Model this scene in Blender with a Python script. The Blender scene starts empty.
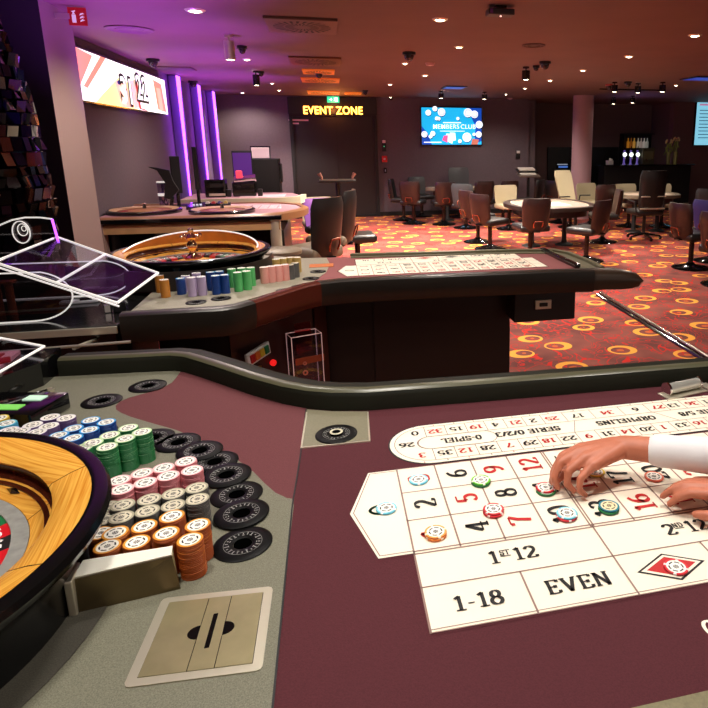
import bpy, bmesh, math, random
from mathutils import Vector, Matrix
random.seed(7)
PI = math.pi
D = bpy.data
COL = bpy.context.scene.collection
# ------------------------------------------------------------------ camera model (metres, room axes: X along the tables, Y into the room)
A = .086; YAW = .239; PIT = .233; FPX = 621.26; CX = 483.6; CY = 289.3
TH = .97; EYE = TH + 8.459 * A
CEIL = 2.683; BACK = 14.79; LEFT = -2.3
def ray(x, y):
    sx = (x - CX) / FPX; sy = (y - CY) / FPX
    cp, sp = math.cos(PIT), math.sin(PIT); c, s = math.cos(YAW), math.sin(YAW)
    d = (sx, cp - sy * sp, -sp - sy * cp)
    return (d[0] * c + d[1] * s, -d[0] * s + d[1] * c, d[2])
def onz(x, y, z):
    d = ray(x, y); t = (z - EYE) / d[2]; return (d[0] * t, d[1] * t, z)
def ony(x, y, Y):
    d = ray(x, y); t = Y / d[1]; return (d[0] * t, Y, EYE + d[2] * t)
def onx(x, y, X):
    d = ray(x, y); t = X / d[0]; return (X, d[1] * t, EYE + d[2] * t)
# ------------------------------------------------------------------ materials
def lin(c):
    return tuple(((v / 255) / 12.92 if v / 255 <= .04045 else ((v / 255 + .055) / 1.055) ** 2.4) for v in c) + (1,)
MATS = {}
def mat(name, col, rough=.5, metal=0, spec=.5, emit=None, es=0, noise=0, nscale=200, bump=0, coat=0):
    if name in MATS: return MATS[name]
    m = D.materials.new(name); m.use_nodes = True
    nt = m.node_tree; b = nt.nodes['Principled BSDF']
    c = lin(col)
    b.inputs['Base Color'].default_value = c
    b.inputs['Roughness'].default_value = rough
    b.inputs['Metallic'].default_value = metal
    b.inputs['Specular IOR Level'].default_value = spec
    b.inputs['Coat Weight'].default_value = coat
    if emit:
        b.inputs['Emission Color'].default_value = lin(emit); b.inputs['Emission Strength'].default_value = es
    if noise or bump:
        tc = nt.nodes.new('ShaderNodeTexCoord'); nz = nt.nodes.new('ShaderNodeTexNoise')
        nz.inputs['Scale'].default_value = nscale; nz.inputs['Detail'].default_value = 3
        nt.links.new(tc.outputs['Object'], nz.inputs['Vector'])
        if noise:
            r = nt.nodes.new('ShaderNodeValToRGB')
            r.color_ramp.elements[0].position = .3; r.color_ramp.elements[1].position = .7
            r.color_ramp.elements[0].color = tuple(v * (1 - noise) for v in c[:3]) + (1,)
            r.color_ramp.elements[1].color = tuple(min(1, v * (1 + noise)) for v in c[:3]) + (1,)
            nt.links.new(nz.outputs['Fac'], r.inputs['Fac']); nt.links.new(r.outputs['Color'], b.inputs['Base Color'])
        if bump:
            bp = nt.nodes.new('ShaderNodeBump'); bp.inputs['Strength'].default_value = bump; bp.inputs['Distance'].default_value = .002
            nt.links.new(nz.outputs['Fac'], bp.inputs['Height']); nt.links.new(bp.outputs['Normal'], b.inputs['Normal'])
    MATS[name] = m
    return m
def acrylic(name, tint=(235, 235, 245), gloss=.07):
    if name in MATS: return MATS[name]
    m = D.materials.new(name); m.use_nodes = True; nt = m.node_tree; nt.nodes.clear()
    o = nt.nodes.new('ShaderNodeOutputMaterial'); mx = nt.nodes.new('ShaderNodeMixShader')
    t = nt.nodes.new('ShaderNodeBsdfTransparent'); g = nt.nodes.new('ShaderNodeBsdfGlossy')
    t.inputs['Color'].default_value = lin(tint); g.inputs['Roughness'].default_value = .03
    mx.inputs['Fac'].default_value = gloss
    nt.links.new(t.outputs[0], mx.inputs[1]); nt.links.new(g.outputs[0], mx.inputs[2]); nt.links.new(mx.outputs[0], o.inputs['Surface'])
    MATS[name] = m
    return m
def wood(name, c0, c1, rough=.25):
    """veneer with the grain running round the wheel, in mitred segments"""
    if name in MATS: return MATS[name]
    m = D.materials.new(name); m.use_nodes = True; nt = m.node_tree; N = nt.nodes.new; Lk = nt.links.new
    b = nt.nodes['Principled BSDF']; b.inputs['Roughness'].default_value = rough; b.inputs['Coat Weight'].default_value = .3
    tc = N('ShaderNodeTexCoord'); sp = N('ShaderNodeSeparateXYZ'); Lk(tc.outputs['Object'], sp.inputs[0])
    def M(op, a, bb=None, v=None):
        n = N('ShaderNodeMath'); n.operation = op
        Lk(a, n.inputs[0])
        if bb is not None: Lk(bb, n.inputs[1])
        elif v is not None: n.inputs[1].default_value = v
        return n.outputs[0]
    at = M('ARCTAN2', sp.outputs['Y'], sp.outputs['X'])
    seg = M('MULTIPLY', M('ADD', at, v=PI + .25), v=8 / (2 * PI))
    fl = M('FLOOR', seg); fr = M('SUBTRACT', seg, fl)
    ang = M('MULTIPLY', M('ADD', fl, v=.5), v=2 * PI / 8)
    ang = M('SUBTRACT', ang, v=PI + .25)
    ca, sa = M('COSINE', ang), M('SINE', ang)
    rad = M('ADD', M('MULTIPLY', sp.outputs['X'], ca), M('MULTIPLY', sp.outputs['Y'], sa))
    tan = M('SUBTRACT', M('MULTIPLY', sp.outputs['Y'], ca), M('MULTIPLY', sp.outputs['X'], sa))
    cb = N('ShaderNodeCombineXYZ'); Lk(M('MULTIPLY', rad, v=330), cb.inputs[0]); Lk(M('MULTIPLY', tan, v=7), cb.inputs[1]); Lk(M('MULTIPLY', fl, v=7.3), cb.inputs[2])
    nz = N('ShaderNodeTexNoise'); nz.inputs['Scale'].default_value = 1; nz.inputs['Detail'].default_value = 5; Lk(cb.outputs[0], nz.inputs['Vector'])
    r = N('ShaderNodeValToRGB'); r.color_ramp.elements[0].position = .32; r.color_ramp.elements[1].position = .62
    r.color_ramp.elements[0].color = lin(c0); r.color_ramp.elements[1].color = lin(c1)
    Lk(nz.outputs['Fac'], r.inputs['Fac'])
    edge = M('LESS_THAN', M('ABSOLUTE', M('SUBTRACT', fr, v=.5)), v=.495)
    mx = N('ShaderNodeMix'); mx.data_type = 'RGBA'; mx.inputs[6].default_value = lin(tuple(v * .5 for v in c0))
    Lk(edge, mx.inputs[0]); Lk(r.outputs['Color'], mx.inputs[7]); Lk(mx.outputs[2], b.inputs['Base Color'])
    MATS[name] = m
    return m
def carpet_mat():
    m = D.materials.new('patterned_carpet'); m.use_nodes = True; nt = m.node_tree; N = nt.nodes.new; Lk = nt.links.new
    b = nt.nodes['Principled BSDF']; b.inputs['Roughness'].default_value = .9; b.inputs['Specular IOR Level'].default_value = .15
    tc = N('ShaderNodeTexCoord')
    mp = N('ShaderNodeMapping'); mp.inputs['Scale'].default_value = (2.0, 2.25, 0); mp.inputs['Rotation'].default_value = (0, 0, .5); Lk(tc.outputs['Object'], mp.inputs['Vector'])
    vo = N('ShaderNodeTexVoronoi'); vo.voronoi_dimensions = '2D'; vo.inputs['Scale'].default_value = 1; vo.inputs['Randomness'].default_value = .62
    Lk(mp.outputs[0], vo.inputs['Vector'])
    def V(op, a, bb=None, v=None):
        n = N('ShaderNodeVectorMath'); n.operation = op; Lk(a, n.inputs[0])
        if bb is not None: Lk(bb, n.inputs[1])
        elif v is not None: n.inputs[1].default_value = v
        return n
    def M(op, a, bb=None, v=None):
        n = N('ShaderNodeMath'); n.operation = op; Lk(a, n.inputs[0])
        if bb is not None: Lk(bb, n.inputs[1])
        elif v is not None: n.inputs[1].default_value = v
        return n.outputs[0]
    dif = V('SUBTRACT', mp.outputs[0], vo.outputs['Position']).outputs[0]
    sep = N('ShaderNodeSeparateXYZ'); Lk(V('SUBTRACT', vo.outputs['Color'], v=(.5, .5, .5)).outputs[0], sep.inputs[0])
    off = N('ShaderNodeCombineXYZ'); Lk(M('MULTIPLY', sep.outputs[0], v=.11), off.inputs[0]); Lk(M('MULTIPLY', sep.outputs[1], v=.11), off.inputs[1])
    d1 = V('LENGTH', dif).outputs['Value']
    d2 = V('LENGTH', V('SUBTRACT', dif, off.outputs[0]).outputs[0]).outputs['Value']
    rad = M('ADD', M('MULTIPLY', sep.outputs[2], v=.06), v=.24)
    ring = M('MULTIPLY', M('LESS_THAN', d1, rad), M('GREATER_THAN', d2, M('SUBTRACT', rad, v=.085)))
    inner = M('LESS_THAN', d2, M('SUBTRACT', rad, v=.19))
    nz = N('ShaderNodeTexNoise'); nz.inputs['Scale'].default_value = 4.2; nz.inputs['Detail'].default_value = 1.5; nz.inputs['Distortion'].default_value = 1.2; Lk(tc.outputs['Object'], nz.inputs['Vector'])
    sq = M('LESS_THAN', M('ABSOLUTE', M('SUBTRACT', nz.outputs['Fac'], v=.5)), v=.013)
    sq2 = M('LESS_THAN', M('ABSOLUTE', M('SUBTRACT', nz.outputs['Fac'], v=.62)), v=.010)
    sq = M('MAXIMUM', sq, sq2)
    nb = N('ShaderNodeTexNoise'); nb.inputs['Scale'].default_value = 2.2; Lk(tc.outputs['Object'], nb.inputs['Vector'])
    base = N('ShaderNodeValToRGB'); base.color_ramp.elements[0].position = .4; base.color_ramp.elements[1].position = .62
    base.color_ramp.elements[0].color = lin((100, 56, 52)); base.color_ramp.elements[1].color = lin((132, 74, 66)); Lk(nb.outputs['Fac'], base.inputs['Fac'])
    def mix(f, a, colr):
        n = N('ShaderNodeMix'); n.data_type = 'RGBA'; Lk(f, n.inputs[0]); Lk(a, n.inputs[6]); n.inputs[7].default_value = lin(colr); return n.outputs[2]
    c = mix(sq, base.outputs['Color'], (190, 42, 34))
    c = mix(ring, c, (226, 158, 66))
    c = mix(inner, c, (190, 95, 50))
    Lk(c, b.inputs['Base Color'])
    return m
# ------------------------------------------------------------------ mesh building
class MB:
    def __init__(s): s.bm = bmesh.new()
    def _new(s, f0, mi):
        s.bm.faces.ensure_lookup_table()
        for i in range(f0, len(s.bm.faces)): s.bm.faces[i].material_index = mi
    def box(s, c, size, rz=0, bev=0, mi=0, rx=0, ry=0, seg=2):
        t = bmesh.new(); bmesh.ops.create_cube(t, size=1)
        bmesh.ops.scale(t, vec=size, verts=t.verts)
        if bev: bmesh.ops.bevel(t, geom=t.edges[:], offset=bev, segments=seg, profile=.5, affect='EDGES')
        bmesh.ops.transform(t, matrix=Matrix.Translation(c) @ Matrix.Rotation(rz, 4, 'Z') @ Matrix.Rotation(ry, 4, 'Y') @ Matrix.Rotation(rx, 4, 'X'), verts=t.verts)
        s.merge(t, mi); return s
    def merge(s, t, mi=None):
        if mi is not None:
            for f in t.faces: f.material_index = mi
        me = D.meshes.new('tmp'); t.to_mesh(me); t.free(); s.bm.from_mesh(me); D.meshes.remove(me)
    def lathe(s, prof, c=(0, 0, 0), seg=32, mi=0, M=None, a0=0, a1=2 * PI):
        full = abs(a1 - a0 - 2 * PI) < 1e-6
        n = seg if full else seg + 1
        rows = []
        for r, z in prof:
            if r < 1e-6:
                rows.append([s.bm.verts.new((c[0], c[1], c[2] + z))] * n); continue
            rows.append([s.bm.verts.new((c[0] + r * math.cos(a0 + (a1 - a0) * i / seg), c[1] + r * math.sin(a0 + (a1 - a0) * i / seg), c[2] + z)) for i in range(n)])
        new = set(v for r in rows for v in r)
        for k in range(len(rows) - 1):
            for i in range(seg):
                j = (i + 1) % n
                vs = []
                for v in (rows[k][i], rows[k][j], rows[k + 1][j], rows[k + 1][i]):
                    if v not in vs: vs.append(v)
                if len(vs) > 2:
                    f = s.bm.faces.new(vs); f.material_index = mi[k] if isinstance(mi, (list, tuple)) else mi
        if M is not None: bmesh.ops.transform(s.bm, matrix=M, verts=list(new))
        return s
    def cyl(s, c, r, h, seg=24, mi=0, r2=None, M=None):
        return s.lathe([(0, 0), (r, 0), (r if r2 is None else r2, h), (0, h)], c, seg, mi, M)
    def tube(s, pts, r, seg=8, mi=0, closed=False):
        pts = [Vector(p) for p in pts]; n = len(pts); rows = []; prev = None
        for i, p in enumerate(pts):
            if closed: d = (pts[(i + 1) % n] - pts[i - 1])
            else: d = pts[min(i + 1, n - 1)] - pts[max(i - 1, 0)]
            d.normalize()
            if prev is None:
                a = Vector((0, 0, 1)) if abs(d.z) < .9 else Vector((1, 0, 0)); u = d.cross(a).normalized()
            else:
                u = (prev - d * prev.dot(d)).normalized()
            prev = u; w = d.cross(u)
            rr = r[i] if isinstance(r, (list, tuple)) else r
            rows.append([s.bm.verts.new(p + (u * math.cos(2 * PI * k / seg) + w * math.sin(2 * PI * k / seg)) * rr) for k in range(seg)])
        for i in range(n if closed else n - 1):
            a, b = rows[i], rows[(i + 1) % n]
            for k in range(seg):
                f = s.bm.faces.new((a[k], a[(k + 1) % seg], b[(k + 1) % seg], b[k])); f.material_index = mi
        if not closed:
            for rw in (rows[0][::-1], rows[-1]): f = s.bm.faces.new(rw); f.material_index = mi
        return s
    def prism(s, poly, z0, z1, mi=0, mside=None):
        b = [s.bm.verts.new((x, y, z0)) for x, y in poly]; t = [s.bm.verts.new((x, y, z1)) for x, y in poly]
        n = len(poly)
        f = s.bm.faces.new(t); f.material_index = mi
        f = s.bm.faces.new(b[::-1]); f.material_index = mi
        for i in range(n):
            f = s.bm.faces.new((b[i], b[(i + 1) % n], t[(i + 1) % n], t[i])); f.material_index = mi if mside is None else mside
        return s
    def poly(s, pts, mi=0):
        f = s.bm.faces.new([s.bm.verts.new(p) for p in pts]); f.material_index = mi; return s
    def slab(s, pts, th, mi=0):
        """a flat panel through 3-D points, given a thickness along its normal"""
        P = [Vector(p) for p in pts]; nrm = (P[1] - P[0]).cross(P[-1] - P[0]).normalized() * th
        a = [s.bm.verts.new(p) for p in P]; b = [s.bm.verts.new(p + nrm) for p in P]; n = len(P)
        for vs in [a[::-1], b] + [(a[i], a[(i + 1) % n], b[(i + 1) % n], b[i]) for i in range(n)]:
            f = s.bm.faces.new(vs); f.material_index = mi
        return s
    def ell(s, c, rad, mi=0, u=16, v=10, M=None):
        t = bmesh.new(); bmesh.ops.create_uvsphere(t, u_segments=u, v_segments=v, radius=1)
        bmesh.ops.scale(t, vec=rad, verts=t.verts)
        bmesh.ops.transform(t, matrix=Matrix.Translation(c) @ (M or Matrix.Identity(4)), verts=t.verts)
        s.merge(t, mi); return s
    def sweep(s, path, prof, mi=0, closed=False):
        """profile (offset to the outer side, z) swept along a 2-D path; positive offset = to the LEFT of travel"""
        n = len(path); rows = []
        for i, p in enumerate(path):
            a = path[i - 1] if (i or closed) else path[i]; b = path[(i + 1) % n] if (i < n - 1 or closed) else path[i]
            d1 = Vector((p[0] - a[0], p[1] - a[1])); d2 = Vector((b[0] - p[0], b[1] - p[1]))
            if d1.length < 1e-9: d1 = d2
            if d2.length < 1e-9: d2 = d1
            d1.normalize(); d2.normalize(); t = (d1 + d2).normalized(); nn = Vector((-t.y, t.x)); k = 1 / max(.5, nn.dot(Vector((-d1.y, d1.x))))
            rows.append([s.bm.verts.new((p[0] + nn.x * o * k, p[1] + nn.y * o * k, z)) for o, z in prof])
        m = len(prof)
        for i in range(n if closed else n - 1):
            a, b = rows[i], rows[(i + 1) % n]
            for k in range(m):
                f = s.bm.faces.new((a[k], a[(k + 1) % m], b[(k + 1) % m], b[k])); f.material_index = mi
        if not closed:
            for rw in (rows[0], rows[-1][::-1]): f = s.bm.faces.new(rw); f.material_index = mi
        return s
    def build(s, name, mats, parent=None, smooth=40, fix=True):
        if fix: bmesh.ops.recalc_face_normals(s.bm, faces=s.bm.faces[:])
        me = D.meshes.new(name); s.bm.to_mesh(me); s.bm.free()
        for m in (mats if isinstance(mats, (list, tuple)) else [mats]): me.materials.append(m)
        if smooth:
            me.shade_smooth(); me.set_sharp_from_angle(angle=math.radians(smooth))
        o = D.objects.new(name, me); COL.objects.link(o)
        if parent is not None: o.parent = parent; o.matrix_parent_inverse = Matrix.Translation(-Vector(parent.location)) if parent.get('world_parts') else Matrix.Identity(4)
        return o
def tag(o, label=None, cat=None, group=None, kind=None):
    if label: o['label'] = label
    if cat: o['category'] = cat
    if group: o['group'] = group
    if kind: o['kind'] = kind
    return o
def empty(name, label, cat, loc=(0, 0, 0), rz=0, group=None, world=False):
    """world=True: its parts are modelled in room coordinates, so they are parented with the inverse of the Empty's place"""
    o = D.objects.new(name, None); COL.objects.link(o); o.location = loc; o.rotation_euler = (0, 0, rz); o.empty_display_size = .1
    tag(o, label, cat, group)
    if world: o['world_parts'] = 1
    return o
def kids(o): return [c for c in D.objects if c.parent == o]
def dup(root, loc, rz=0, label=None, group=None):
    r = root.copy(); COL.objects.link(r); r.location = loc; r.rotation_euler = (0, 0, rz)
    if label: r['label'] = label
    if group: r['group'] = group
    for ch in kids(root):
        c = ch.copy(); COL.objects.link(c); c.parent = r
        for g in kids(ch):
            d = g.copy(); COL.objects.link(d); d.parent = c
    return r
def struct(o): o['kind'] = 'structure'; return o
# ------------------------------------------------------------------ lettering: broad-nib strokes with slab serifs
def arc(cx, cy, rx, ry, a0, a1, n=14):
    return [(cx + rx * math.cos(math.radians(a0 + (a1 - a0) * i / n)), cy + ry * math.sin(math.radians(a0 + (a1 - a0) * i / n))) for i in range(n + 1)]
def six(): return [arc(.3, .3, .23, .25, 0, 360, 20), [(.075, .34), (.09, .55), (.17, .75), (.3, .88), (.46, .95)]]
G = {
 '0': (.6, [arc(.3, .5, .23, .46, 0, 360, 24)]),
 '1': (.5, [[(.27, 0), (.27, .98)], [(.29, .97), (.08, .82)], [(.06, .03), (.48, .03)]]),
 '2': (.6, [arc(.29, .7, .22, .25, 165, -35, 14) + [(.07, .06)], [(.05, .05), (.55, .05)], [(.54, .04), (.56, .2)]]),
 '3': (.58, [arc(.27, .73, .2, .23, 150, -90, 12), arc(.27, .26, .24, .24, 90, -155, 14)]),
 '4': (.62, [[(.43, 0), (.43, .97)], [(.43, .95), (.04, .3)], [(.03, .29), (.6, .29)], [(.28, .03), (.58, .03)]]),
 '5': (.58, [[(.12, .94), (.5, .94)], [(.12, .95), (.1, .52)], arc(.27, .3, .24, .27, 135, -150, 16)]),
 '6': (.58, six()),
 '7': (.58, [[(.05, .93), (.55, .93)], [(.55, .93), (.36, .55), (.25, 0)], [(.06, .93), (.06, .76)]]),
 '8': (.58, [arc(.29, .73, .18, .22, 0, 360, 18), arc(.29, .27, .23, .24, 0, 360, 20)]),
 '9': (.58, [[(.58 - x, 1 - y) for x, y in st] for st in six()]),
 '-': (.4, [[(.06, .4), (.34, .4)]]), '/': (.4, [[(.05, 0), (.35, 1)]]), ' ': (.35, []),
 'E': (.66, [[(.16, 0), (.16, 1)], [(.04, .97), (.58, .97)], [(.04, .03), (.58, .03)], [(.16, .5), (.44, .5)], [(.58, .97), (.58, .8)], [(.58, .03), (.58, .22)], [(.44, .4), (.44, .6)]]),
 'V': (.76, [[(.12, .97), (.38, .02)], [(.38, .02), (.64, .97)], [(.0, .97), (.26, .97)], [(.52, .97), (.76, .97)]]),
 'N': (.78, [[(.14, .03), (.14, .97)], [(.14, .97), (.62, .03)], [(.62, .0), (.62, .97)], [(.02, .97), (.2, .97)], [(.5, .97), (.76, .97)], [(.02, .03), (.27, .03)]]),
 'S': (.58, [arc(.28, .74, .2, .22, 50, 270, 14) + arc(.28, .26, .22, .24, 90, -130, 14), [(.48, .72), (.48, .97)], [(.07, .03), (.07, .28)]]),
 'T': (.68, [[(.34, 0), (.34, .97)], [(.04, .97), (.64, .97)], [(.04, .97), (.04, .78)], [(.64, .97), (.64, .78)], [(.22, .03), (.46, .03)]]),
 'D': (.72, [[(.16, 0), (.16, 1)], [(.03, .97), (.3, .97)] + arc(.3, .5, .34, .47, 90, -90, 14) + [(.03, .03)]]),
 'R': (.72, [[(.16, 0), (.16, 1)], [(.03, .97), (.35, .97)] + arc(.35, .74, .2, .23, 90, -90, 10) + [(.16, .51)], [(.36, .5), (.6, .03), (.7, .03)], [(.03, .03), (.3, .03)]]),
 'P': (.66, [[(.16, 0), (.16, 1)], [(.03, .97), (.35, .97)] + arc(.35, .72, .22, .25, 90, -90, 10) + [(.16, .47)], [(.03, .03), (.3, .03)]]),
 'I': (.36, [[(.18, 0), (.18, 1)], [(.04, .97), (.32, .97)], [(.04, .03), (.32, .03)]]),
 'O': (.74, [arc(.37, .5, .29, .46, 0, 360, 24)]),
 'H': (.8, [[(.16, 0), (.16, 1)], [(.62, 0), (.62, 1)], [(.16, .5), (.62, .5)], [(.03, .97), (.3, .97)], [(.03, .03), (.3, .03)], [(.48, .97), (.76, .97)], [(.48, .03), (.76, .03)]]),
 'L': (.62, [[(.16, 0), (.16, 1)], [(.03, .97), (.3, .97)], [(.03, .03), (.56, .03)], [(.56, .03), (.56, .24)]]),
 'C': (.68, [arc(.37, .5, .29, .46, 45, 315, 20), [(.58, .7), (.58, .97)]]),
}
def text(mb, s, o, u, v, h, mi=0, wx=1.0, T=.17, t=.075, gap=.06, lift=0):
    """centred on o; u reading direction, v up (3-D vectors)"""
    o, u, v = Vector(o), Vector(u).normalized(), Vector(v).normalized()
    nrm = u.cross(v)
    tot = sum(G[c][0] + gap for c in s) - gap; x0 = -tot / 2
    for c in s:
        w, strokes = G[c]
        for st in strokes:
            n = len(st); L = []
            closed = n > 3 and math.dist(st[0], st[-1]) < 1e-6
            for i, p in enumerate(st):
                a = st[i - 1] if i else (st[-2] if closed else st[0]); b = st[i + 1] if i < n - 1 else (st[1] if closed else st[-1])
                dx, dy = b[0] - a[0], b[1] - a[1]; l = math.hypot(dx, dy) or 1; dx /= l; dy /= l
                wd = (T * abs(dy) + t * abs(dx)) / 2
                L.append(((p[0] - dy * wd, p[1] + dx * wd), (p[0] + dy * wd, p[1] - dx * wd)))
            q = lambda p: o + u * ((x0 + p[0]) * h * wx) + v * ((p[1] - .5) * h) + nrm * lift
            vs = [(mb.bm.verts.new(q(a)), mb.bm.verts.new(q(b))) for a, b in L]
            for i in range(n - 1):
                f = mb.bm.faces.new((vs[i][0], vs[i][1], vs[i + 1][1], vs[i + 1][0])); f.material_index = mi
        x0 += w + gap
    return mb
def sans(name, body, size, M, m, parent=None, extrude=.004, bold=0):
    c = D.curves.new(name, 'FONT'); c.body = body; c.size = size; c.align_x = 'CENTER'; c.align_y = 'CENTER'; c.extrude = extrude; c.offset = bold; c.space_character = 1.08
    o = D.objects.new(name, c); COL.objects.link(o)
    dg = bpy.context.evaluated_depsgraph_get(); me = D.meshes.new_from_object(o.evaluated_get(dg)); me.transform(M)
    D.objects.remove(o); o = D.objects.new(name, me); COL.objects.link(o); me.materials.clear(); me.materials.append(m)
    if parent is not None: o.parent = parent; o.matrix_parent_inverse = Matrix.Translation(-Vector(parent.location)) if parent.get('world_parts') else Matrix.Identity(4)
    return o
ORD = ['topmost', 'second', 'third', 'fourth', 'fifth', 'sixth', 'seventh', 'eighth', 'ninth', 'tenth', 'eleventh', 'twelfth', 'thirteenth', 'fourteenth', 'fifteenth', 'sixteenth', 'seventeenth', 'eighteenth', 'nineteenth', 'twentieth', 'twenty-first', 'twenty-second', 'twenty-third', 'twenty-fourth', 'twenty-fifth', 'twenty-sixth', 'twenty-seventh', 'twenty-eighth']
# common materials
m_black = mat('black_gloss', (12, 12, 13), .12, coat=.4)
m_blackm = mat('black_matte', (16, 15, 16), .55)
m_blk2 = mat('black_soft', (22, 20, 20), .4)
m_steel = mat('brushed_steel', (226, 218, 196), .34, .75)
m_chrome = mat('chrome', (225, 222, 218), .07, 1)
m_white = mat('white_edge', (235, 235, 232), .35)
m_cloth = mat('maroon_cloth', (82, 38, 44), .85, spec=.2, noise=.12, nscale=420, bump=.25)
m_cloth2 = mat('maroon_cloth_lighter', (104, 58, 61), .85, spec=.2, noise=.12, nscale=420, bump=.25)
m_apron = mat('speckled_grey_apron', (112, 110, 92), .6, noise=.35, nscale=520, bump=.3)
m_apron_shade = mat('speckled_grey_apron_shaded', (74, 70, 60), .6, noise=.4, nscale=520, bump=.3)
m_rail = mat('padded_rail_leather', (30, 30, 22), .55, spec=.14, bump=.15, nscale=160)
m_cream = mat('layout_cream', (250, 238, 217), .6)
m_line = mat('layout_line', (150, 118, 108), .7)
m_ink = mat('layout_black', (16, 14, 14), .6)
m_red = mat('layout_red', (190, 28, 30), .6)
m_mahog = mat('mahogany_panel', (50, 22, 18), .35, noise=.25, nscale=9, coat=.3)
m_darkbase = mat('dark_cabinet', (15, 12, 12), .4)
m_beam = mat('violet_beam_glow', (150, 60, 255), .4, emit=(165, 75, 255), es=6)
m_acr = acrylic('clear_acrylic')
m_acrv = acrylic('violet_lit_acrylic', (190, 120, 255), .12)
# ------------------------------------------------------------------ room shell
def quad_box(name, c, size, m, rz=0): return struct(MB().box(c, size, rz).build(name, m, smooth=0))
m_ceil = mat('ceiling_paint', (112, 82, 76), .7, noise=.06, nscale=2)
m_wall = mat('wall_plum_grey', (98, 84, 91), .8, noise=.06, nscale=30)
m_wall2 = mat('wall_dark', (46, 40, 42), .8)
XR = 12.2; YF = -2.6; RWY = 14.9; RWX = ony(675, 97, 14.9)[0]
struct(MB().box(((XR - 4.2) / 2, 7, -.05), (XR + 4.2, 20.5, .1)).build('floor', carpet_mat(), smooth=0))
struct(MB().box(((XR - 4.2) / 2, 7, CEIL + .05), (XR + 4.2, 20.5, .1)).build('ceiling', m_ceil, smooth=0))
WX = 4.73
quad_box('wall_back', ((LEFT + WX) / 2, BACK + .1, CEIL / 2), (WX - LEFT, .2, CEIL), m_wall)
quad_box('wall_left', (LEFT - .1, 10.2, CEIL / 2), (.2, 9.3, CEIL), m_wall)
quad_box('wall_stub', (WX + .1, 15.55, CEIL / 2), (.2, 1.3, CEIL), m_wall)
BARY = 16.05
quad_box('wall_bar', ((WX + RWX + .2) / 2, BARY + .1, CEIL / 2), (RWX - WX + .2, .2, CEIL), mat('wall_bar_plum', (108, 86, 86), .8))
quad_box('wall_right', ((RWX + 12) / 2, RWY + .1, CEIL / 2), (12 - RWX, .2, CEIL), mat('wall_right_plum', (124, 92, 94), .8))
quad_box('wall_return', (RWX + .1, 15.62, CEIL / 2), (.2, 1.04, CEIL), mat('wall_bar_plum', (74, 58, 58), .8))
quad_box('wall_near_left', (-3.4, 2.3, CEIL / 2), (.2, 9.4, CEIL), m_wall2)
quad_box('wall_far_right', (12.1, 6, CEIL / 2), (.2, 18, CEIL), m_wall2)
quad_box('baseboard_back', (1.2, BACK - .015, .05), (WX - LEFT - .1, .03, .1), m_blackm)
# pillar: front face coloured as unlit, face toward the aisle as lit
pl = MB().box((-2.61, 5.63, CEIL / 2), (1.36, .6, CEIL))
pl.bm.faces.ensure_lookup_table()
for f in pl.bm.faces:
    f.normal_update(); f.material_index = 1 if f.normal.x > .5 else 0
struct(pl.build('pillar', [mat('pillar_front_shaded', (24, 20, 21), .8), mat('pillar_side_lit', (150, 128, 124), .8)], smooth=0))
# round column
cc = onz(582, 94.6, CEIL)
struct(MB().cyl((5.5, 13.3, 0), .225, CEIL, 40).build('column', mat('column_paint', (168, 130, 136), .6)))
# event zone doors
d_ = lambda x, y: ony(x, y, BACK - .02)
dl, dr = d_(293, 150)[0], d_(376, 150)[0]
dt = 2.28
struct(MB().box(((dl + dr) / 2, BACK - .02, dt / 2), (dr - dl, .04, dt)).build('door_1', mat('door_black', (30, 26, 27), .5), smooth=0))
dm = (dl + dr) / 2
fr = MB()
for x in (dl, dr): fr.box((x, BACK - .04, dt / 2), (.07, .09, dt), bev=.005)
fr.box((dm, BACK - .04, dt), (dr - dl + .07, .09, .07), bev=.005)
fr.box((dm + .05, BACK - .045, dt / 2), (.012, .02, dt))
fr.box((dm, BACK - .045, .035), (dr - dl, .03, .05))
struct(fr.build('trim_1', m_blackm, smooth=0))
# sign board over the doors
sg = empty('illuminated_sign', 'glowing orange EVENT ZONE lettering on black panel above double doors', 'sign', (dm, BACK - .05, 2.4), world=True)
MB().box((dm, BACK - .03, 2.47), (dr - dl + .1, .05, .37), bev=.004).build('backing_panel', mat('sign_panel', (30, 20, 18), .35), sg, 0)
R90 = Matrix.Rotation(PI / 2, 4, 'X')
p0 = d_(333, 110)
sans('lettering', 'EVENT ZONE', .235, Matrix.Translation((p0[0], BACK - .075, p0[2] - .02)) @ R90 @ Matrix.Scale(.86, 4, (1, 0, 0)), mat('sign_glow', (255, 200, 80), .4, emit=(255, 165, 60), es=9), sg, .012, .004)
p0 = d_(333, 98)
ex = empty('exit_sign', 'small green emergency exit sign hanging above the EVENT ZONE sign', 'sign', (p0[0], BACK - .2, 2.55), world=True)
MB().box((p0[0], BACK - .2, 2.6), (.26, .03, .13), bev=.004).build('lamp_box', mat('exit_green', (30, 190, 140), .4, emit=(40, 200, 150), es=1.3), ex)
sy = MB()
x0, z0 = p0[0], 2.6
sy.box((x0 - .06, BACK - .217, z0), (.06, .004, .014)); sy.poly([(x0 - .02, BACK - .219, z0), (x0 - .05, BACK - .219, z0 + .035), (x0 - .05, BACK - .219, z0 - .035)])
sy.box((x0 + .07, BACK - .217, z0), (.05, .004, .09)); sy.ell((x0 + .025, BACK - .218, z0 + .03), (.012, .003, .012)); sy.box((x0 + .022, BACK - .217, z0 - .01), (.016, .004, .05), ry=.3)
sy.build('arrow_symbol', mat('exit_white', (240, 255, 250), .4, emit=(230, 255, 245), es=1.5), ex, 0)
MB().box((x0, BACK - .2, 2.675), (.02, .02, .02)).build('bracket', m_steel, ex, 0)
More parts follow.
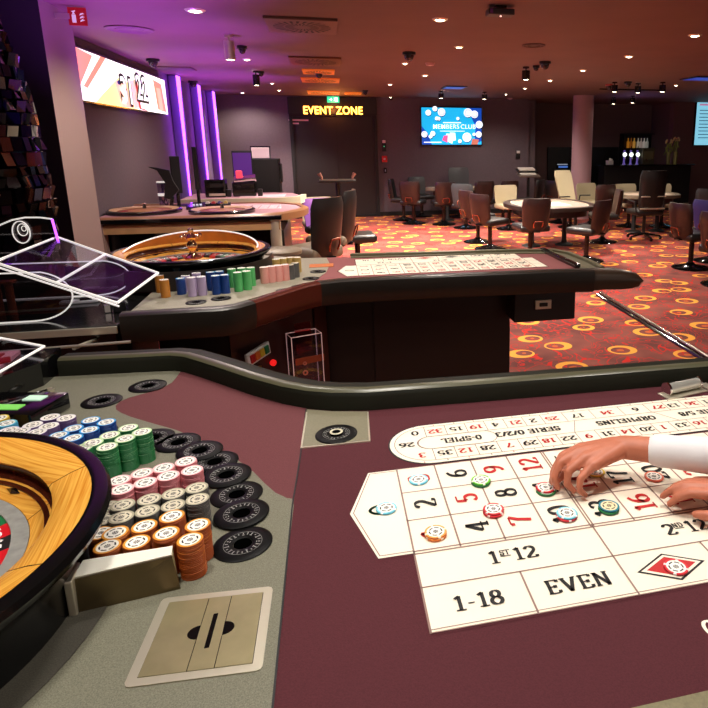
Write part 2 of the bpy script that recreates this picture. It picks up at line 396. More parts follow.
# small wall devices to the right of the doors
def wallbox(name, px, py, w, h, label, cat, m, extra=None):
    p = d_(px, py); e = empty(name, label, cat, (p[0], BACK, p[2] - h / 2), world=True)
    MB().box((p[0], BACK - .02, p[2]), (w, .04, h), bev=.006).build('housing', m, e)
    if extra: extra(e, p, w, h)
    return e
def face(colr, dz, w2, h2, es=0, nm='button'):
    def f(e, p, w, h):
        MB().box((p[0], BACK - .043, p[2] + dz), (w2, .008, h2), bev=.002).build(nm, mat('dev_%d_%d_%d_%d' % (*colr, es * 10), colr, .4, emit=colr, es=es) if es else mat('dev_%d_%d_%d' % colr, colr, .4), e)
    return f
def reader_face(e, p, w, h):
    face((225, 200, 200), h * .33, w * .8, h * .25)(e, p, w, h); face((70, 210, 150), -.02, .02, .02, 1.5, 'status_light')(e, p, w, h)
wallbox('door_reader', 384, 145.5, .09, .27, 'black door reader with white cap beside the dark doors', 'card reader', m_blackm, reader_face)
wallbox('fire_alarm_box', 384.5, 159, .12, .14, 'small red fire alarm call box on wall beside doors', 'fire alarm', mat('alarm_red', (215, 30, 38), .4), face((240, 220, 220), 0, .045, .04))
wallbox('light_switch', 385.3, 170.5, .07, .12, 'small dark switch below the red fire alarm box', 'switch', m_blackm, face((190, 200, 230), 0, .018, .05))
wallbox('wall_phone', 518, 154.5, .1, .2, 'black and white wall unit between screen and bar corner', 'wall phone', m_blackm, face((235, 230, 228), .06, .085, .06))
p = d_(388, 141)
# ------------------------------------------------------------------ screens
def screen(name, label, corners_mid, w, h, M, draw):
    e = empty(name, label, 'screen', M.translation, world=False)
    e.rotation_euler = M.to_euler()
    MB().box((0, -.03, h / 2), (w + .04, .06, h + .04), bev=.006).build('casing', m_black, e, 0)
    draw(e, w, h)
    return e
def pic(e, w, h, bg, shapes, mats, name='display', tilt=0):
    """flat artwork on the panel: polygons in 0..1 panel units"""
    mb = MB()
    mb.poly([(-w / 2, -.062, 0), (w / 2, -.062, 0), (w / 2, -.062, h), (-w / 2, -.062, h)], 0)
    k = 0
    for mi, pts in shapes:
        k += 1
        mb.poly([((x - .5) * w, -.0635 - .0004 * k, y * h) for x, y in pts], mi)
    return mb
def disc2(cx, cy, r, asp, n=16): return [(cx + r * math.cos(2 * PI * i / n), cy + r * asp * math.sin(2 * PI * i / n)) for i in range(n)]
def em(name, c, es): return mat(name, c, .4, emit=c, es=es)
# members club screen on the back wall
a_, b_ = d_(421, 107.5), d_(481, 144.5)
w, h = b_[0] - a_[0], a_[2] - b_[2]
def draw_club(e, w, h):
    q = w / h; S = []
    r_ = random.Random(3)
    S.append((1, [(.0, 0), (.16, 0), (.1, .3), (0, .5)])); S.append((1, [(.75, 1), (1, 1), (1, .1), (.88, 0), (.9, .5)]))
    for cx, cy, r in ((.33, .88, .062), (.28, .70, .03), (.25, .71, .03), (.77, .87, .07), (.88, .83, .06), (.96, .55, .06), (.75, .2, .075), (.18, .3, .04), (.14, .22, .03), (.63, .09, .03), (.6, .71, .025), (.11, .86, .045), (.22, .97, .04), (.95, .28, .05), (.04, .28, .05), (.87, .28, .025)):
        S.append((4, disc2(cx + .006, cy - .02, r, q))); S.append((2, disc2(cx, cy, r, q)))
        if r > .045: S.append((5, disc2(cx, cy, r * .72, q))); S.append((2, disc2(cx, cy, r * .55, q)))
    S.append((2, [(.41, .1), (.5, .02), (.52, .28), (.4, .3)])); S.append((3, [(.33, .12), (.42, .05), (.43, .26), (.36, .24)])); S.append((2, [(.5, .1), (.56, .12), (.55, .32), (.46, .33)]))
    S.append((6, [(.82, .0), (.93, .0), (.95, .14), (.84, .16)])); S.append((2, [(.03, .05), (.32, .05), (.32, .075), (.03, .075)]))
    S.append((2, [(.35, .585), (.65, .585), (.65, .61), (.35, .61)])); S.append((2, [(.3, .36), (.71, .36), (.71, .375), (.3, .375)]))
    mb = pic(e, w, h, None, S, None)
    text(mb, 'ME', (-.2 * w, -.075, .485 * h), (1, 0, 0), (0, 0, 1), .135 * h, 2) if False else None
    o = mb.build('display', [em('tv_cyan', (20, 170, 225), 1.15), em('tv_blue', (10, 70, 175), 1.0), em('tv_white', (245, 250, 255), 1.3), em('tv_pink', (235, 90, 150), 1.1), em('tv_navy', (8, 22, 60), .6), em('tv_grey', (90, 120, 160), .8), em('tv_rust', (200, 110, 90), .9)], e, 0, fix=False)
    sans('caption', 'MEMBERS', .17 * h, Matrix.Translation((-.1 * w, -.085, .485 * h)) @ R90, MATS['tv_white'], e, .001, .0004)
    sans('caption', 'CLUB', .17 * h, Matrix.Translation((.27 * w, -.085, .485 * h)) @ R90, MATS['tv_white'], e, .001, .0004)
screen('wall_screen', 'bright blue MEMBERS CLUB screen mounted on the back wall', None, w, h, Matrix.Translation(((a_[0] + b_[0]) / 2, BACK - .005, b_[2])), draw_club)
# long roulette screen on the left wall
q1, q2, q3, q4 = [onx(*p_, LEFT + .065) for p_ in ((75, 48), (81, 99), (165, 80), (167, 115))]
SY0, SY1 = q1[1], (q3[1] + q4[1]) / 2; SZ0, SZ1 = (q2[2] + q4[2]) / 2, (q1[2] + q3[2]) / 2
w, h = SY1 - SY0, SZ1 - SZ0
def draw_wheel(e, w, h):
    S = [(1, [(0, .3), (.13, .95), (.0, 1)]), (1, [(.02, .28), (.2, 1), (.25, 1), (.05, .25)]), (2, [(.1, 0), (.35, .65), (.6, .55), (.55, 0)]), (4, [(.36, 0), (.31, .55), (.43, .68), (.47, .02)]),
         (5, [(.33, .55), (.42, .74), (.43, .66), (.35, .49)]), (4, [(.5, .0), (.47, .65), (.56, .75), (.6, .1)]), (3, [(.56, .02), (.545, .75), (.7, .72), (.66, .0)]),
         (0, [(.585, .05), (.575, .7), (.72, .68), (.7, .02)]), (1, [(.83, .1), (.8, .9), (.93, .85), (.97, .05)]), (4, [(.86, .1), (.84, .7), (.9, .7), (.92, .1)])]
    mb = pic(e, w, h, None, S, None)
    mb.build('display', [em('sc_white', (255, 250, 244), 1.6), em('sc_peach', (240, 150, 125), 1.1), em('sc_cream', (255, 226, 160), 1.3), em('sc_red', (225, 60, 50), .9), em('sc_pale', (250, 190, 165), 1.2), em('sc_blue', (60, 60, 150), .7), em('sc_black', (10, 8, 10), .1)], e, 0, fix=False)
    for s_, x, zz in (('31', .42, .36), ('22', .61, .52)):
        for q, (of, m_) in enumerate(((.035, MATS['sc_black']), (.004, MATS['sc_white']))): sans('lettering', s_, .86 * h, Matrix.Translation(((x - .5) * w, -.078 - .004 * q, zz * h)) @ R90 @ Matrix.Scale(1.15, 4, (1, 0, 0)), m_, e, .0005, of)
screen('video_wall_screen', 'long bright wall screen showing roulette numbers 31 and 22', None, w, h, Matrix.Translation((LEFT + .005, (SY0 + SY1) / 2, SZ0)) @ Matrix.Rotation(PI / 2, 4, 'Z'), draw_wheel)
# menu screen on the right wall
WY = RWY
a_, b_ = ony(697, 102, WY - .05), ony(694.5, 145, WY - .05)
def draw_menu(e, w, h):
    S = [(1, [(.05, .92), (.4, .92), (.4, .96), (.05, .96)])]
    for i in range(9): S.append((2, [(.06, .8 - .08 * i), (.3 + .1 * ((i * 7) % 4), .8 - .08 * i), (.3 + .1 * ((i * 7) % 4), .82 - .08 * i), (.06, .82 - .08 * i)])); S.append((2, [(.75, .8 - .08 * i), (.9, .8 - .08 * i), (.9, .82 - .08 * i), (.75, .82 - .08 * i)]))
    pic(e, w, h, None, S, None).build('display', [em('menu_blue', (130, 200, 225), 1.0), em('menu_pink', (190, 120, 160), .8), em('menu_ink', (60, 100, 120), .5)], e, 0, fix=False)
screen('menu_screen', 'pale blue menu screen high on wall beside the bar', None, 1.4, a_[2] - b_[2], Matrix.Translation((a_[0] + .7, WY - .005, b_[2])), draw_menu)
# fire extinguisher sign standing out from the pillar
fs = empty('fire_extinguisher_sign', 'red fire extinguisher pictogram sign high on the pillar', 'sign', (-2.0, 6.0, 2.5), world=True)
FY = 5.6
c1, c2 = ony(66.5, 4, FY), ony(88, 26, FY)
X0, X1, Z0, Z1 = c1[0], c2[0], c2[2], min(CEIL - .005, c1[2])
MB().box((X0 - .05, FY, (Z0 + Z1) / 2), (.12, .01, .04)).build('bracket', m_steel, fs, 0)
MB().box(((X0 + X1) / 2, FY, (Z0 + Z1) / 2), (X1 - X0, .006, Z1 - Z0)).build('plate', mat('sign_red', (178, 24, 26), .5, emit=(150, 15, 15), es=.25), fs, 0)
pg = MB(); W_ = X1 - X0; H_ = Z1 - Z0; S_ = lambda x, y: (X0 + x * W_, FY - .005, Z0 + y * H_)
pg.poly([S_(.2, .15), S_(.42, .15), S_(.42, .6), S_(.2, .6)]); pg.poly([S_(.24, .62), S_(.38, .62), S_(.36, .72), S_(.26, .72)]); pg.poly([S_(.18, .78), S_(.42, .84), S_(.42, .78), S_(.3, .72)])
pg.build('extinguisher', mat('sign_white', (240, 235, 225), .5, emit=(255, 245, 235), es=.3), fs, 0, fix=False); pg = MB()
for k in range(3): pg.poly([S_(.62, .2 + .18 * k), S_(.9, .3 + .18 * k), S_(.78, .34 + .18 * k), S_(.86, .42 + .16 * k), S_(.66, .3 + .18 * k)])
pg.build('flames', mat('sign_white', (240, 235, 225), .5, emit=(255, 245, 235), es=.3), fs, 0, fix=False)
# ------------------------------------------------------------------ roulette parts shared by the tables
WHEEL = [0, 32, 15, 19, 4, 21, 2, 25, 17, 34, 6, 27, 13, 36, 11, 30, 8, 23, 10, 5, 24, 16, 33, 1, 20, 14, 31, 9, 22, 18, 29, 7, 28, 12, 35, 3, 26]
REDS = {1, 3, 5, 7, 9, 12, 14, 16, 18, 19, 21, 23, 25, 27, 30, 32, 34, 36}
m_woodring = wood('wheel_veneer', (214, 136, 40), (244, 184, 82))
m_wooddark = mat('wheel_dark_wood', (70, 26, 14), .25, noise=.3, nscale=30, coat=.3)
m_green = mat('layout_green', (20, 110, 60), .5)
def betting_layout(parent, ox, oy, sy, detail=True, z=TH):
    """the printed number grid; sy=+1 when the outside bets lie toward smaller Y"""
    b, c, dd, g = 1.177 * A, 1.084 * A, 1.178 * A, .068 * A
    X = lambda i: ox + i * A + (g * (i // 4) if i % 4 else g * (i / 4 - .5) if i else 0)
    X = [ox + i * A + g * max(0, math.ceil(i / 4) - 1) + (g / 2 if i in (4, 8) else 0) for i in range(13)]
    Y = [oy - sy * t for t in (0, b, 2 * b, 3 * b, 3 * b + c, 3 * b + c + dd)]
    z1, z2, z3 = z + .0012, z + .0018, z + .0024
    mb = MB()
    def P(poly, zz, mi):
        if sum(poly[i - 1][0] * p[1] - p[0] * poly[i - 1][1] for i, p in enumerate(poly)) < 0: poly = poly[::-1]
        mb.poly([(x, y, zz) for x, y in poly], mi)
    def seg(p, q, w=.0035, mi=1, zz=None):
        d = Vector((q[0] - p[0], q[1] - p[1])).normalized() * w / 2; n = Vector((-d.y, d.x))
        P([(p[0] - d.x + n.x, p[1] - d.y + n.y), (p[0] - d.x - n.x, p[1] - d.y - n.y), (q[0] + d.x - n.x, q[1] + d.y - n.y), (q[0] + d.x + n.x, q[1] + d.y + n.y)], z2 if zz is None else zz, mi)
    zy = (Y[0] + Y[3]) / 2
    zero = [(X[0], Y[0]), (X[0] - .064, Y[0]), (X[0] - .109, zy), (X[0] - .064, Y[3]), (X[0], Y[3])]
    e = .005
    P([(X[0], Y[0] + sy * e), (X[0] - .067, Y[0] + sy * e), (X[0] - .115, zy), (X[0] - .067, Y[3] - sy * e), (X[0], Y[3] - sy * e)], z + .0006, 4)
    P([(X[0] - e, Y[0] + sy * e), (X[12] + .075, Y[0] + sy * e), (X[12] + .075, Y[3] - sy * e), (X[0] - e, Y[3] - sy * e)], z + .0006, 4)
    P([(X[0] - e, Y[3]), (X[12] + e, Y[3]), (X[12] + e, Y[5] - sy * e), (X[0] - e, Y[5] - sy * e)], z + .0007, 4)
    P(zero, z1, 0); P([(X[0], Y[0]), (X[12] + .07, Y[0]), (X[12] + .07, Y[3]), (X[0], Y[3])], z1, 0); P([(X[0], Y[3]), (X[12], Y[3]), (X[12], Y[5]), (X[0], Y[5])], z1, 0)
    zi = [(X[0], Y[0] - sy * .006), (X[0] - .061, Y[0] - sy * .006), (X[0] - .102, zy), (X[0] - .061, Y[3] + sy * .006), (X[0], Y[3] + sy * .006)]
    for i in range(4): seg(zi[i], zi[i + 1], .002)
    for i in range(13):
        if i in (4, 8): seg((X[i] - g / 2, Y[0]), (X[i] - g / 2, Y[3])); seg((X[i] + g / 2, Y[0]), (X[i] + g / 2, Y[3]))
        else: seg((X[i], Y[0]), (X[i], Y[3]))
    for k in (0, 1, 2): seg((X[0], Y[k]), (X[12] + .07, Y[k]), .003 if k else .002)
    seg((X[0], Y[3] + sy * .004), (X[12], Y[3] + sy * .004)); seg((X[0], Y[3] - sy * .004), (X[12], Y[3] - sy * .004))
    seg((X[0], Y[4]), (X[12], Y[4]), .003)
    for i in (0, 4, 8, 12): seg((X[i], Y[3]), (X[i], Y[5]))
    for i in (2, 6, 10): seg((X[i], Y[4]), (X[i], Y[5]))
    seg((X[0], Y[5]), (X[12], Y[5]), .002); seg((X[0], Y[5] + sy * .006), (X[12], Y[5] + sy * .006), .0015)
    up, rt = (-1, 0, 0), (0, 1, 0)
    if sy < 0: up, rt = (1, 0, 0), (0, -1, 0)
    for i in range(12):
        for k in range(3):
            n = 3 * i + 3 - k
            cx = (X[i] + X[i + 1]) / 2; cy = (Y[k] + Y[k + 1]) / 2
            text(mb, str(n), (cx, cy, z3), rt, up, .047, 3 if n in REDS else 2, 1.05)
    # zero, seen as a green ring
    ring = [(X[0] - .045 + .0 + .024 * math.cos(t), zy + .015 * math.sin(t)) for t in [2 * PI * k / 24 for k in range(25)]]
    for k in range(24): seg(ring[k], ring[k + 1], .006, 5, z3)
    ru, uu = ((1, 0, 0), (0, 1, 0)) if sy > 0 else ((-1, 0, 0), (0, -1, 0))
    for k, (s1, s2) in enumerate((('1', 'ST'), ('2', 'ND'), ('3', 'RD'))):
        cx = (X[4 * k] + X[4 * k + 4]) / 2 + .0; cy = (Y[3] + Y[4]) / 2
        sg_ = ru[0]
        text(mb, s1, (cx - sg_ * .036, cy, z3), ru, uu, .034, 2, 1.1); text(mb, s2, (cx - sg_ * .014, cy + sg_ * .009, z3), ru, uu, .014, 2, 1.0); text(mb, '12', (cx + sg_ * .022, cy, z3), ru, uu, .034, 2, 1.1)
        seg((cx - sg_ * .023, cy - sg_ * .001), (cx - sg_ * .005, cy - sg_ * .001), .0018, 2, z3)
    cy = (Y[4] + Y[5]) / 2
    for k, s_ in enumerate(('1-18', 'EVEN', None, None, None, '19-36')):
        cx = (X[2 * k] + X[2 * k + 2]) / 2
        if s_: text(mb, s_, (cx, cy, z3), ru, uu, .033, 2, 1.15)
        elif k in (2, 3):
            for q, (r1, mi, zz) in enumerate(((1, 2, z2), (.88, 0, z2 + .0003), (.72, 3 if k == 2 else 2, z2 + .0006))):
                P([(cx - .066 * r1, cy), (cx, cy - .036 * r1), (cx + .066 * r1, cy), (cx, cy + .036 * r1)], zz, mi)
    cx = (X[8] + X[10]) / 2; text(mb, 'O', (cx - .03, cy, z3), ru, uu, .038, 2, 1.1)
    for q in (.0, .028): text(mb, 'D', (cx + q, cy, z3), ru, uu, .038, 2, 1.1)
    return mb.build('betting_layout', [m_cream, m_line, m_ink, m_red, m_cloth, m_green], parent, 0, fix=False)
def racetrack(parent, x0, x1, y0, y1, z=TH):
    r = (y1 - y0) / 2; yc = (y0 + y1) / 2; z1, z2, z3 = z + .0012, z + .0018, z + .0024
    mb = MB()
    def stad(k):
        return [(x0 + r + (r - k) * math.cos(math.radians(a)), yc + (r - k) * math.sin(math.radians(a))) for a in range(90, 271, 10)] + [(x1 - r + (r - k) * math.cos(math.radians(a)), yc + (r - k) * math.sin(math.radians(a))) for a in range(-90, 91, 10)]
    mb.poly([(x, y, z + .0006) for x, y in stad(-.004)], 2); mb.poly([(x, y, z1) for x, y in stad(0)], 0)
    def line(pts, w=.0018, close=False):
        n = len(pts)
        for i in range(n if close else n - 1):
            p, q = Vector(pts[i]), Vector(pts[(i + 1) % n]); d = (q - p).normalized() * w / 2; nn = Vector((-d.y, d.x))
            mb.poly([(*(p - d + nn), z2), (*(p - d - nn), z2), (*(q + d - nn), z2), (*(q + d + nn), z2)], 1)
    line(stad(.012), close=True); line(stad(.068), close=True)
    # the oval of the zero game
    ov = [(x0 + .105 + .035 * math.cos(math.radians(a)), yc + .033 * math.sin(math.radians(a))) for a in range(90, 271, 15)] + [(x0 + .235 + .035 * math.cos(math.radians(a)), yc + .033 * math.sin(math.radians(a))) for a in range(-90, 91, 15)]
    line(ov, close=True)
    far = [(0, .175), (32, .228), (15, .283), (19, .336), (4, .388), (21, .443), (2, .493), (25, .546), (17, .62), (34, .706), (6, .792), (27, .862), (13, .91), (36, .967), (11, 1.02), (30, 1.075)]
    near = [(3, .178), (35, .233), (12, .284), (28, .339), (7, .394), (29, .447), (18, .496), (22, .549), (9, .601), (31, .655), (14, .709), (20, .764), (1, .811), (33, .867), (16, .918), (24, .97), (5, 1.025), (10, 1.08)]
    for row, yy, sgn in ((far, y1 - .042, 1), (near, y0 + .040, -1)):
        for k, (n, x) in enumerate(row):
            text(mb, str(n), (x, yy, z3), (-1, 0, 0), (0, -1, 0), .0225, 3 if n in REDS else 2, 1.35, .17, .08)
            if k: xm = (row[k - 1][1] + x) / 2; line([(xm, yy - sgn * .026), (xm, yy + sgn * .028)])
            text(mb, '1', (x, yy + sgn * .034, z3), (-1, 0, 0), (0, -1, 0), .006, 3 if n in REDS else 2, 1.6)
    text(mb, '26', (x0 + .042, yc, z3), (-1, 0, 0), (0, -1, 0), .0225, 2, 1.35, .17, .08)
    for s_, x in (('0-SPIEL', .285), ('SERIE 0/2/3', .46), ('ORPHELINS', .735), ('SERIE 5/8', .965)):
        text(mb, s_, (x, yc, z3), (-1, 0, 0), (0, -1, 0), .024, 2, 1.1 if s_ != '0-SPIEL' else 1.0, .22, .11)
    line([(.575, yc - .033), (.6, yc + .033)]); line([(.875, yc - .033), (.83, yc + .033)])
    return mb.build('racetrack_layout', [m_cream, m_line, m_ink, m_red], parent, 0, fix=False)
def wheel(label, c, z, detail=True, rot=0.):
    e = empty('casino_roulette', label, 'roulette wheel', (c[0], c[1], z)); sg = 96 if detail else 56
    MB().lathe([(.2, 0), (.363, 0), (.365, .055), (.385, .1), (.41, .122), (.415, .134), (.41, .143), (.395, .1465), (.386, .1445), (.38, .1), (.3, .04), (.2, .03), (.2, 0)], seg=sg).build('bowl', mat('bowl_black', (10, 10, 10), .18, spec=.4), e, 35)
    MB().lathe([(.388, .1435), (.362, .139), (.332, .130), (.326, .124), (.33, .118), (.36, .12), (.388, .12), (.388, .1435)], seg=sg).build('rim', m_woodring, e, 30)
    MB().lathe([(.334, .122), (.338, .112), (.334, .1), (.32, .092), (.31, .09), (.31, .08), (.35, .08), (.35, .122), (.334, .122)], seg=sg).build('ball_track', m_wooddark, e, 50)
    tr = MB().lathe([(.322, .0935), (.288, .076), (.288, .06), (.322, .06), (.322, .0935)], seg=sg).build('lower_track', m_woodring, e, 30)
    for k in range(8):
        dm = MB(); a = 2 * PI * k / 8 + .12; M = Matrix.Rotation(a, 4, 'Z') @ Matrix.Translation((.305, 0, .087)) @ Matrix.Rotation(-.47, 4, 'Y')
        L, W2 = (.022, .006) if k % 2 else (.007, .014)
        top = dm.bm.verts.new(M @ Vector((0, 0, .006))); ring = [dm.bm.verts.new(M @ Vector(v)) for v in [(-W2, 0, 0), (0, -L, 0), (W2, 0, 0), (0, L, 0)]]
        for i in range(4): dm.bm.faces.new((ring[i], ring[(i + 1) % 4], top))
        dm.build('deflector', m_black, tr, 0)
    MB().lathe([(.288, .069), (.287, .076), (.262, .076), (.261, .07), (.288, .069)], seg=sg).build('rotor_ring', mat('rotor_metal', (158, 158, 152), .4, .25, noise=.15, nscale=60), e, 50)
    nb = MB()
    def rg(r0, z0, r1, z1_, a0, a1, mi, n=3):
        for i in range(n):
            b0 = a0 + (a1 - a0) * i / n; b1 = a0 + (a1 - a0) * (i + 1) / n
            nb.poly([(r0 * math.cos(b0), r0 * math.sin(b0), z0), (r0 * math.cos(b1), r0 * math.sin(b1), z0), (r1 * math.cos(b1), r1 * math.sin(b1), z1_), (r1 * math.cos(b0), r1 * math.sin(b0), z1_)], mi)
    for k, n in enumerate(WHEEL):
        a0 = rot - 2 * PI * k / 37; a1 = a0 - 2 * PI / 37; am = (a0 + a1) / 2
        mi = 2 if n == 0 else 1 if n in REDS else 0
        rg(.262, .0735, .208, .066, a1, a0, mi); rg(.208, .066, .206, .05, a1, a0, mi); rg(.206, .05, .142, .048, a1, a0, mi)
        o = Vector((.236 * math.cos(am), .236 * math.sin(am), .0712)); out = Vector((math.cos(am), math.sin(am), .135)); tg = Vector((math.sin(am), -math.cos(am), 0))
        text(nb, str(n), o, tg, out, .027, 3, 1.0, .2, .12)
    nb.build('number_ring', [m_ink, mat('wheel_red', (205, 24, 36), .35), m_green, m_white], e, 0)
    MB().lathe([(.143, .047), (.141, .066), (.1, .078), (.05, .09), (.03, .094), (.03, .05), (.143, .047)], seg=sg).build('cone', m_woodring, e, 30)
    tu = MB().lathe([(.0, .09), (.045, .09), (.045, .1), (.03, .108), (.018, .12), (.016, .135), (.026, .15), (.03, .165), (.022, .18), (.014, .19), (.03, .2), (.034, .21), (.02, .225), (.01, .232), (.016, .245), (.013, .258), (0, .264)], seg=28)
    for k in range(4):
        a = PI / 4 + k * PI / 2; tu.tube([(0, 0, .212), (.05 * math.cos(a), .05 * math.sin(a), .216)], .006, 8); tu.ell((.056 * math.cos(a), .056 * math.sin(a), .217), (.011,) * 3)
    tu.build('turret', mat('gold_chrome', (235, 205, 165), .1, 1), e, 50)
    return e
# ------------------------------------------------------------------ chips
CHIPS = {}
def chip_mesh(key, side, ring, inlay=(250, 245, 235), mark=(24, 22, 24), spots=None, r=.0212, t=.0033):
    if key in CHIPS: return CHIPS[key]
    mb = MB(); n = 24
    ms = mat('chip_side_' + key, side, .45); mr = mat('chip_ring_' + key, ring, .4); mi_ = mat('chip_inlay_%d_%d_%d' % inlay, inlay, .4); mk = mat('chip_mark_%d_%d_%d' % mark, mark, .5)
    msp = mat('chip_spot_%d_%d_%d' % spots, spots, .45) if spots else ms
    prof = [(0, 0), (r - .0006, 0), (r, .0006), (r, t - .0006), (r - .0006, t)]
    mb.lathe(prof, seg=n, mi=[0, 0, 0, 0])
    def ringf(r0, r1, z, pick):
        for i in range(n):
            a, b = 2 * PI * i / n, 2 * PI * (i + 1) / n
            mb.poly([(r0 * math.cos(a), r0 * math.sin(a), z), (r1 * math.cos(a), r1 * math.sin(a), z), (r1 * math.cos(b), r1 * math.sin(b), z), (r0 * math.cos(b), r0 * math.sin(b), z)], pick(i))
    ringf(r * .80, r - .0006, t, lambda i: 4 if spots and i % 6 == 0 else 1)
    ringf(r * .62, r * .80, t, lambda i: 2)
    ringf(r * .50, r * .62, t, lambda i: 3 if i % 4 else 2)
    ringf(r * .24, r * .50, t, lambda i: 2)
    ringf(0.0001, r * .24, t, lambda i: 3 if i % 3 else 2)
    if spots:
        mb.bm.faces.ensure_lookup_table()
        for f in mb.bm.faces:
            c = f.calc_center_median()
            if f.material_index == 0 and abs(f.normal.z) < .9 and c.z > .0005 and int((math.atan2(c.y, c.x) + PI) / (2 * PI) * 24) % 6 == 0: f.material_index = 4
    me_o = mb.build('roulette_chip', [ms, mr, mi_, mk, msp], None, 35, fix=False)
    me = me_o.data; D.objects.remove(me_o); CHIPS[key] = me
    return me
def chip(key, loc, label, group, rz=None):
    o = D.objects.new('roulette_chip', CHIPS[key]); COL.objects.link(o); o.location = loc; o.rotation_euler = (0, 0, random.random() * 6 if rz is None else rz)
    return tag(o, label, 'chip', group)
CT = .0033
REST = MB(); REST_M = []
def rest_chip(key, x, y, z, n):
    """the chips too small in the photo to part: the lower ones of a stack"""
    me = CHIPS[key]
    for m in me.materials[:2]:
        if m not in REST_M: REST_M.append(m)
    mi = REST_M.index(me.materials[0]); r = .0212
    for k in range(n):
        REST.lathe([(r - .0006, k * CT), (r, k * CT + .0006), (r, k * CT + CT - .0006), (r - .0006, k * CT + CT)], (x, y, z), 16, mi)
for key, side, ring in (('orange', (176, 82, 26), (222, 150, 40)), ('grey', (92, 90, 88), (170, 164, 136)), ('pink', (222, 130, 136), (246, 196, 196)), ('green', (34, 120, 66), (196, 226, 170)), ('blue', (14, 62, 140), (40, 160, 230)), ('lilac', (96, 70, 122), (240, 236, 240)), ('cyan', (60, 160, 200), (110, 205, 225)), ('yellow', (200, 160, 40), (240, 214, 70))):
    chip_mesh(key, side, ring, *(((214, 206, 182),) if key == 'grey' else ()))
chip_mesh('lime', (60, 150, 30), (110, 205, 50), spots=(240, 240, 220)); chip_mesh('red', (170, 18, 30), (214, 36, 48), spots=(240, 225, 220)); chip_mesh('tangerine', (214, 110, 40), (246, 166, 76), spots=(250, 235, 210))
chip_mesh('teal', (10, 84, 110), (24, 130, 150), (240, 222, 180)); chip_mesh('darkgreen', (16, 90, 40), (30, 120, 60)); chip_mesh('sky', (90, 180, 210), (130, 214, 228), spots=(245, 245, 245)); chip_mesh('coral', (214, 84, 60), (236, 120, 90)); chip_mesh('lavender', (196, 176, 212), (232, 222, 240)); chip_mesh('amber', (206, 134, 50), (246, 232, 210)); chip_mesh('mint', (90, 190, 110), (196, 232, 190)); chip_mesh('rose', (240, 170, 160), (250, 220, 214)); chip_mesh('sand', (190, 160, 90), (240, 226, 180))
def stack(key, x, y, z, n, show, desc, group):
    for k in range(min(show, n)):
        jx, jy = random.uniform(-.0006, .0006), random.uniform(-.0006, .0006)
        lab = ('topmost chip of the ' if k == 0 else ORD[k] + ' chip down in ') + desc
        chip(key, (x + jx, y + jy, z + (n - 1 - k) * CT), lab, group)
    if n > show: rest_chip(key, x, y, z, n - show)
# ------------------------------------------------------------------ the near table
tb = empty('roulette_table', 'roulette table covered in maroon cloth with cream number layout beside the big wheel', 'table', (0.2, 1.1, 0), world=True)
far = [(-.872, 2.125), (-.632, 2.104), (-.54, 2.098), (-.495, 2.075), (-.45, 2.03), (-.38, 1.955), (-.265, 1.828), (-.17, 1.738), (-.10, 1.688), (-.03, 1.656), (.064, 1.634), (.35, 1.619), (1.104, 1.594), (1.6, 1.577)]
edge = far + [(1.69, 1.55), (1.72, 1.48), (1.74, 1.1), (1.72, .6), (1.69, .54), (1.62, .52), (-.3, .52), (-1.2, .52), (-1.24, .58), (-1.25, 1.4), (-1.25, 2.125)]
MB().prism(edge, TH - .05, TH, 0).build('playing_surface', m_cloth, tb, 0)
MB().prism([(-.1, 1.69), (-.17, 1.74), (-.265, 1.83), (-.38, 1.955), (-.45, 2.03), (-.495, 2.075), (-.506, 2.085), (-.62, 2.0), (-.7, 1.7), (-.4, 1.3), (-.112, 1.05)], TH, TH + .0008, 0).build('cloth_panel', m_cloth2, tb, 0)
grey = [(-1.24, .62), (-.113, .62), (-.113, .947), (-.109, 1.2), (-.114, 1.225), (-.125, 1.23), (-.15, 1.258), (-.175, 1.301), (-.205, 1.36), (-.241, 1.416), (-.295, 1.49), (-.353, 1.556), (-.425, 1.63), (-.501, 1.692), (-.56, 1.742), (-.595, 1.778), (-.615, 1.805), (-.625, 1.835), (-.622, 1.863), (-.605, 1.888), (-.58, 1.905), (-.55, 1.928), (-.525, 1.955), (-.511, 1.985), (-.508, 2.03), (-.507, 2.09), (-.632, 2.104), (-.872, 2.125), (-1.24, 2.12)]
MB().prism(grey, TH, TH + .0016, 0).build('dealer_apron', m_apron, tb, 0)
MB().sweep([(p[0], p[1]) for p in [(-.112, .62), (-.112, 1.2), (-.105, 1.4), (-.1, 1.685)]], [(-.0015, TH), (-.0015, TH + .002), (.0015, TH + .002), (.0015, TH)]).build('cloth_seam', m_blackm, tb, 0)
prof = [(.002, TH - .06), (0, TH + .04), (.006, TH + .052), (.02, TH + .058), (.075, TH + .054), (.1, TH + .04), (.108, TH), (.1, TH - .07), (.07, TH - .1), (.02, TH - .1)]
rl = MB().sweep(far + edge[len(far):len(far) + 3], prof)
rl.build('padded_rail', m_rail, tb, 50)
MB().prism([(-.112, .52), (-.112, .603), (1.66, .603), (1.72, .66), (1.745, .9), (1.78, .9), (1.76, .6), (1.7, .5), (-.112, .5)], TH - .05, TH + .003).build('arm_rest', mat('olive_arm_rest', (116, 108, 74), .5, noise=.15, nscale=200), tb, 0)
cp_ = onz(707, 629, TH + .001); text_ = MB(); text(text_, 'C', (cp_[0] + .006, cp_[1], TH + .001), (1, 0, 0), (0, 1, 0), .032, 0, 1.0, .16, .1); text_.build('cloth_print', m_cream, tb, 0, fix=False)
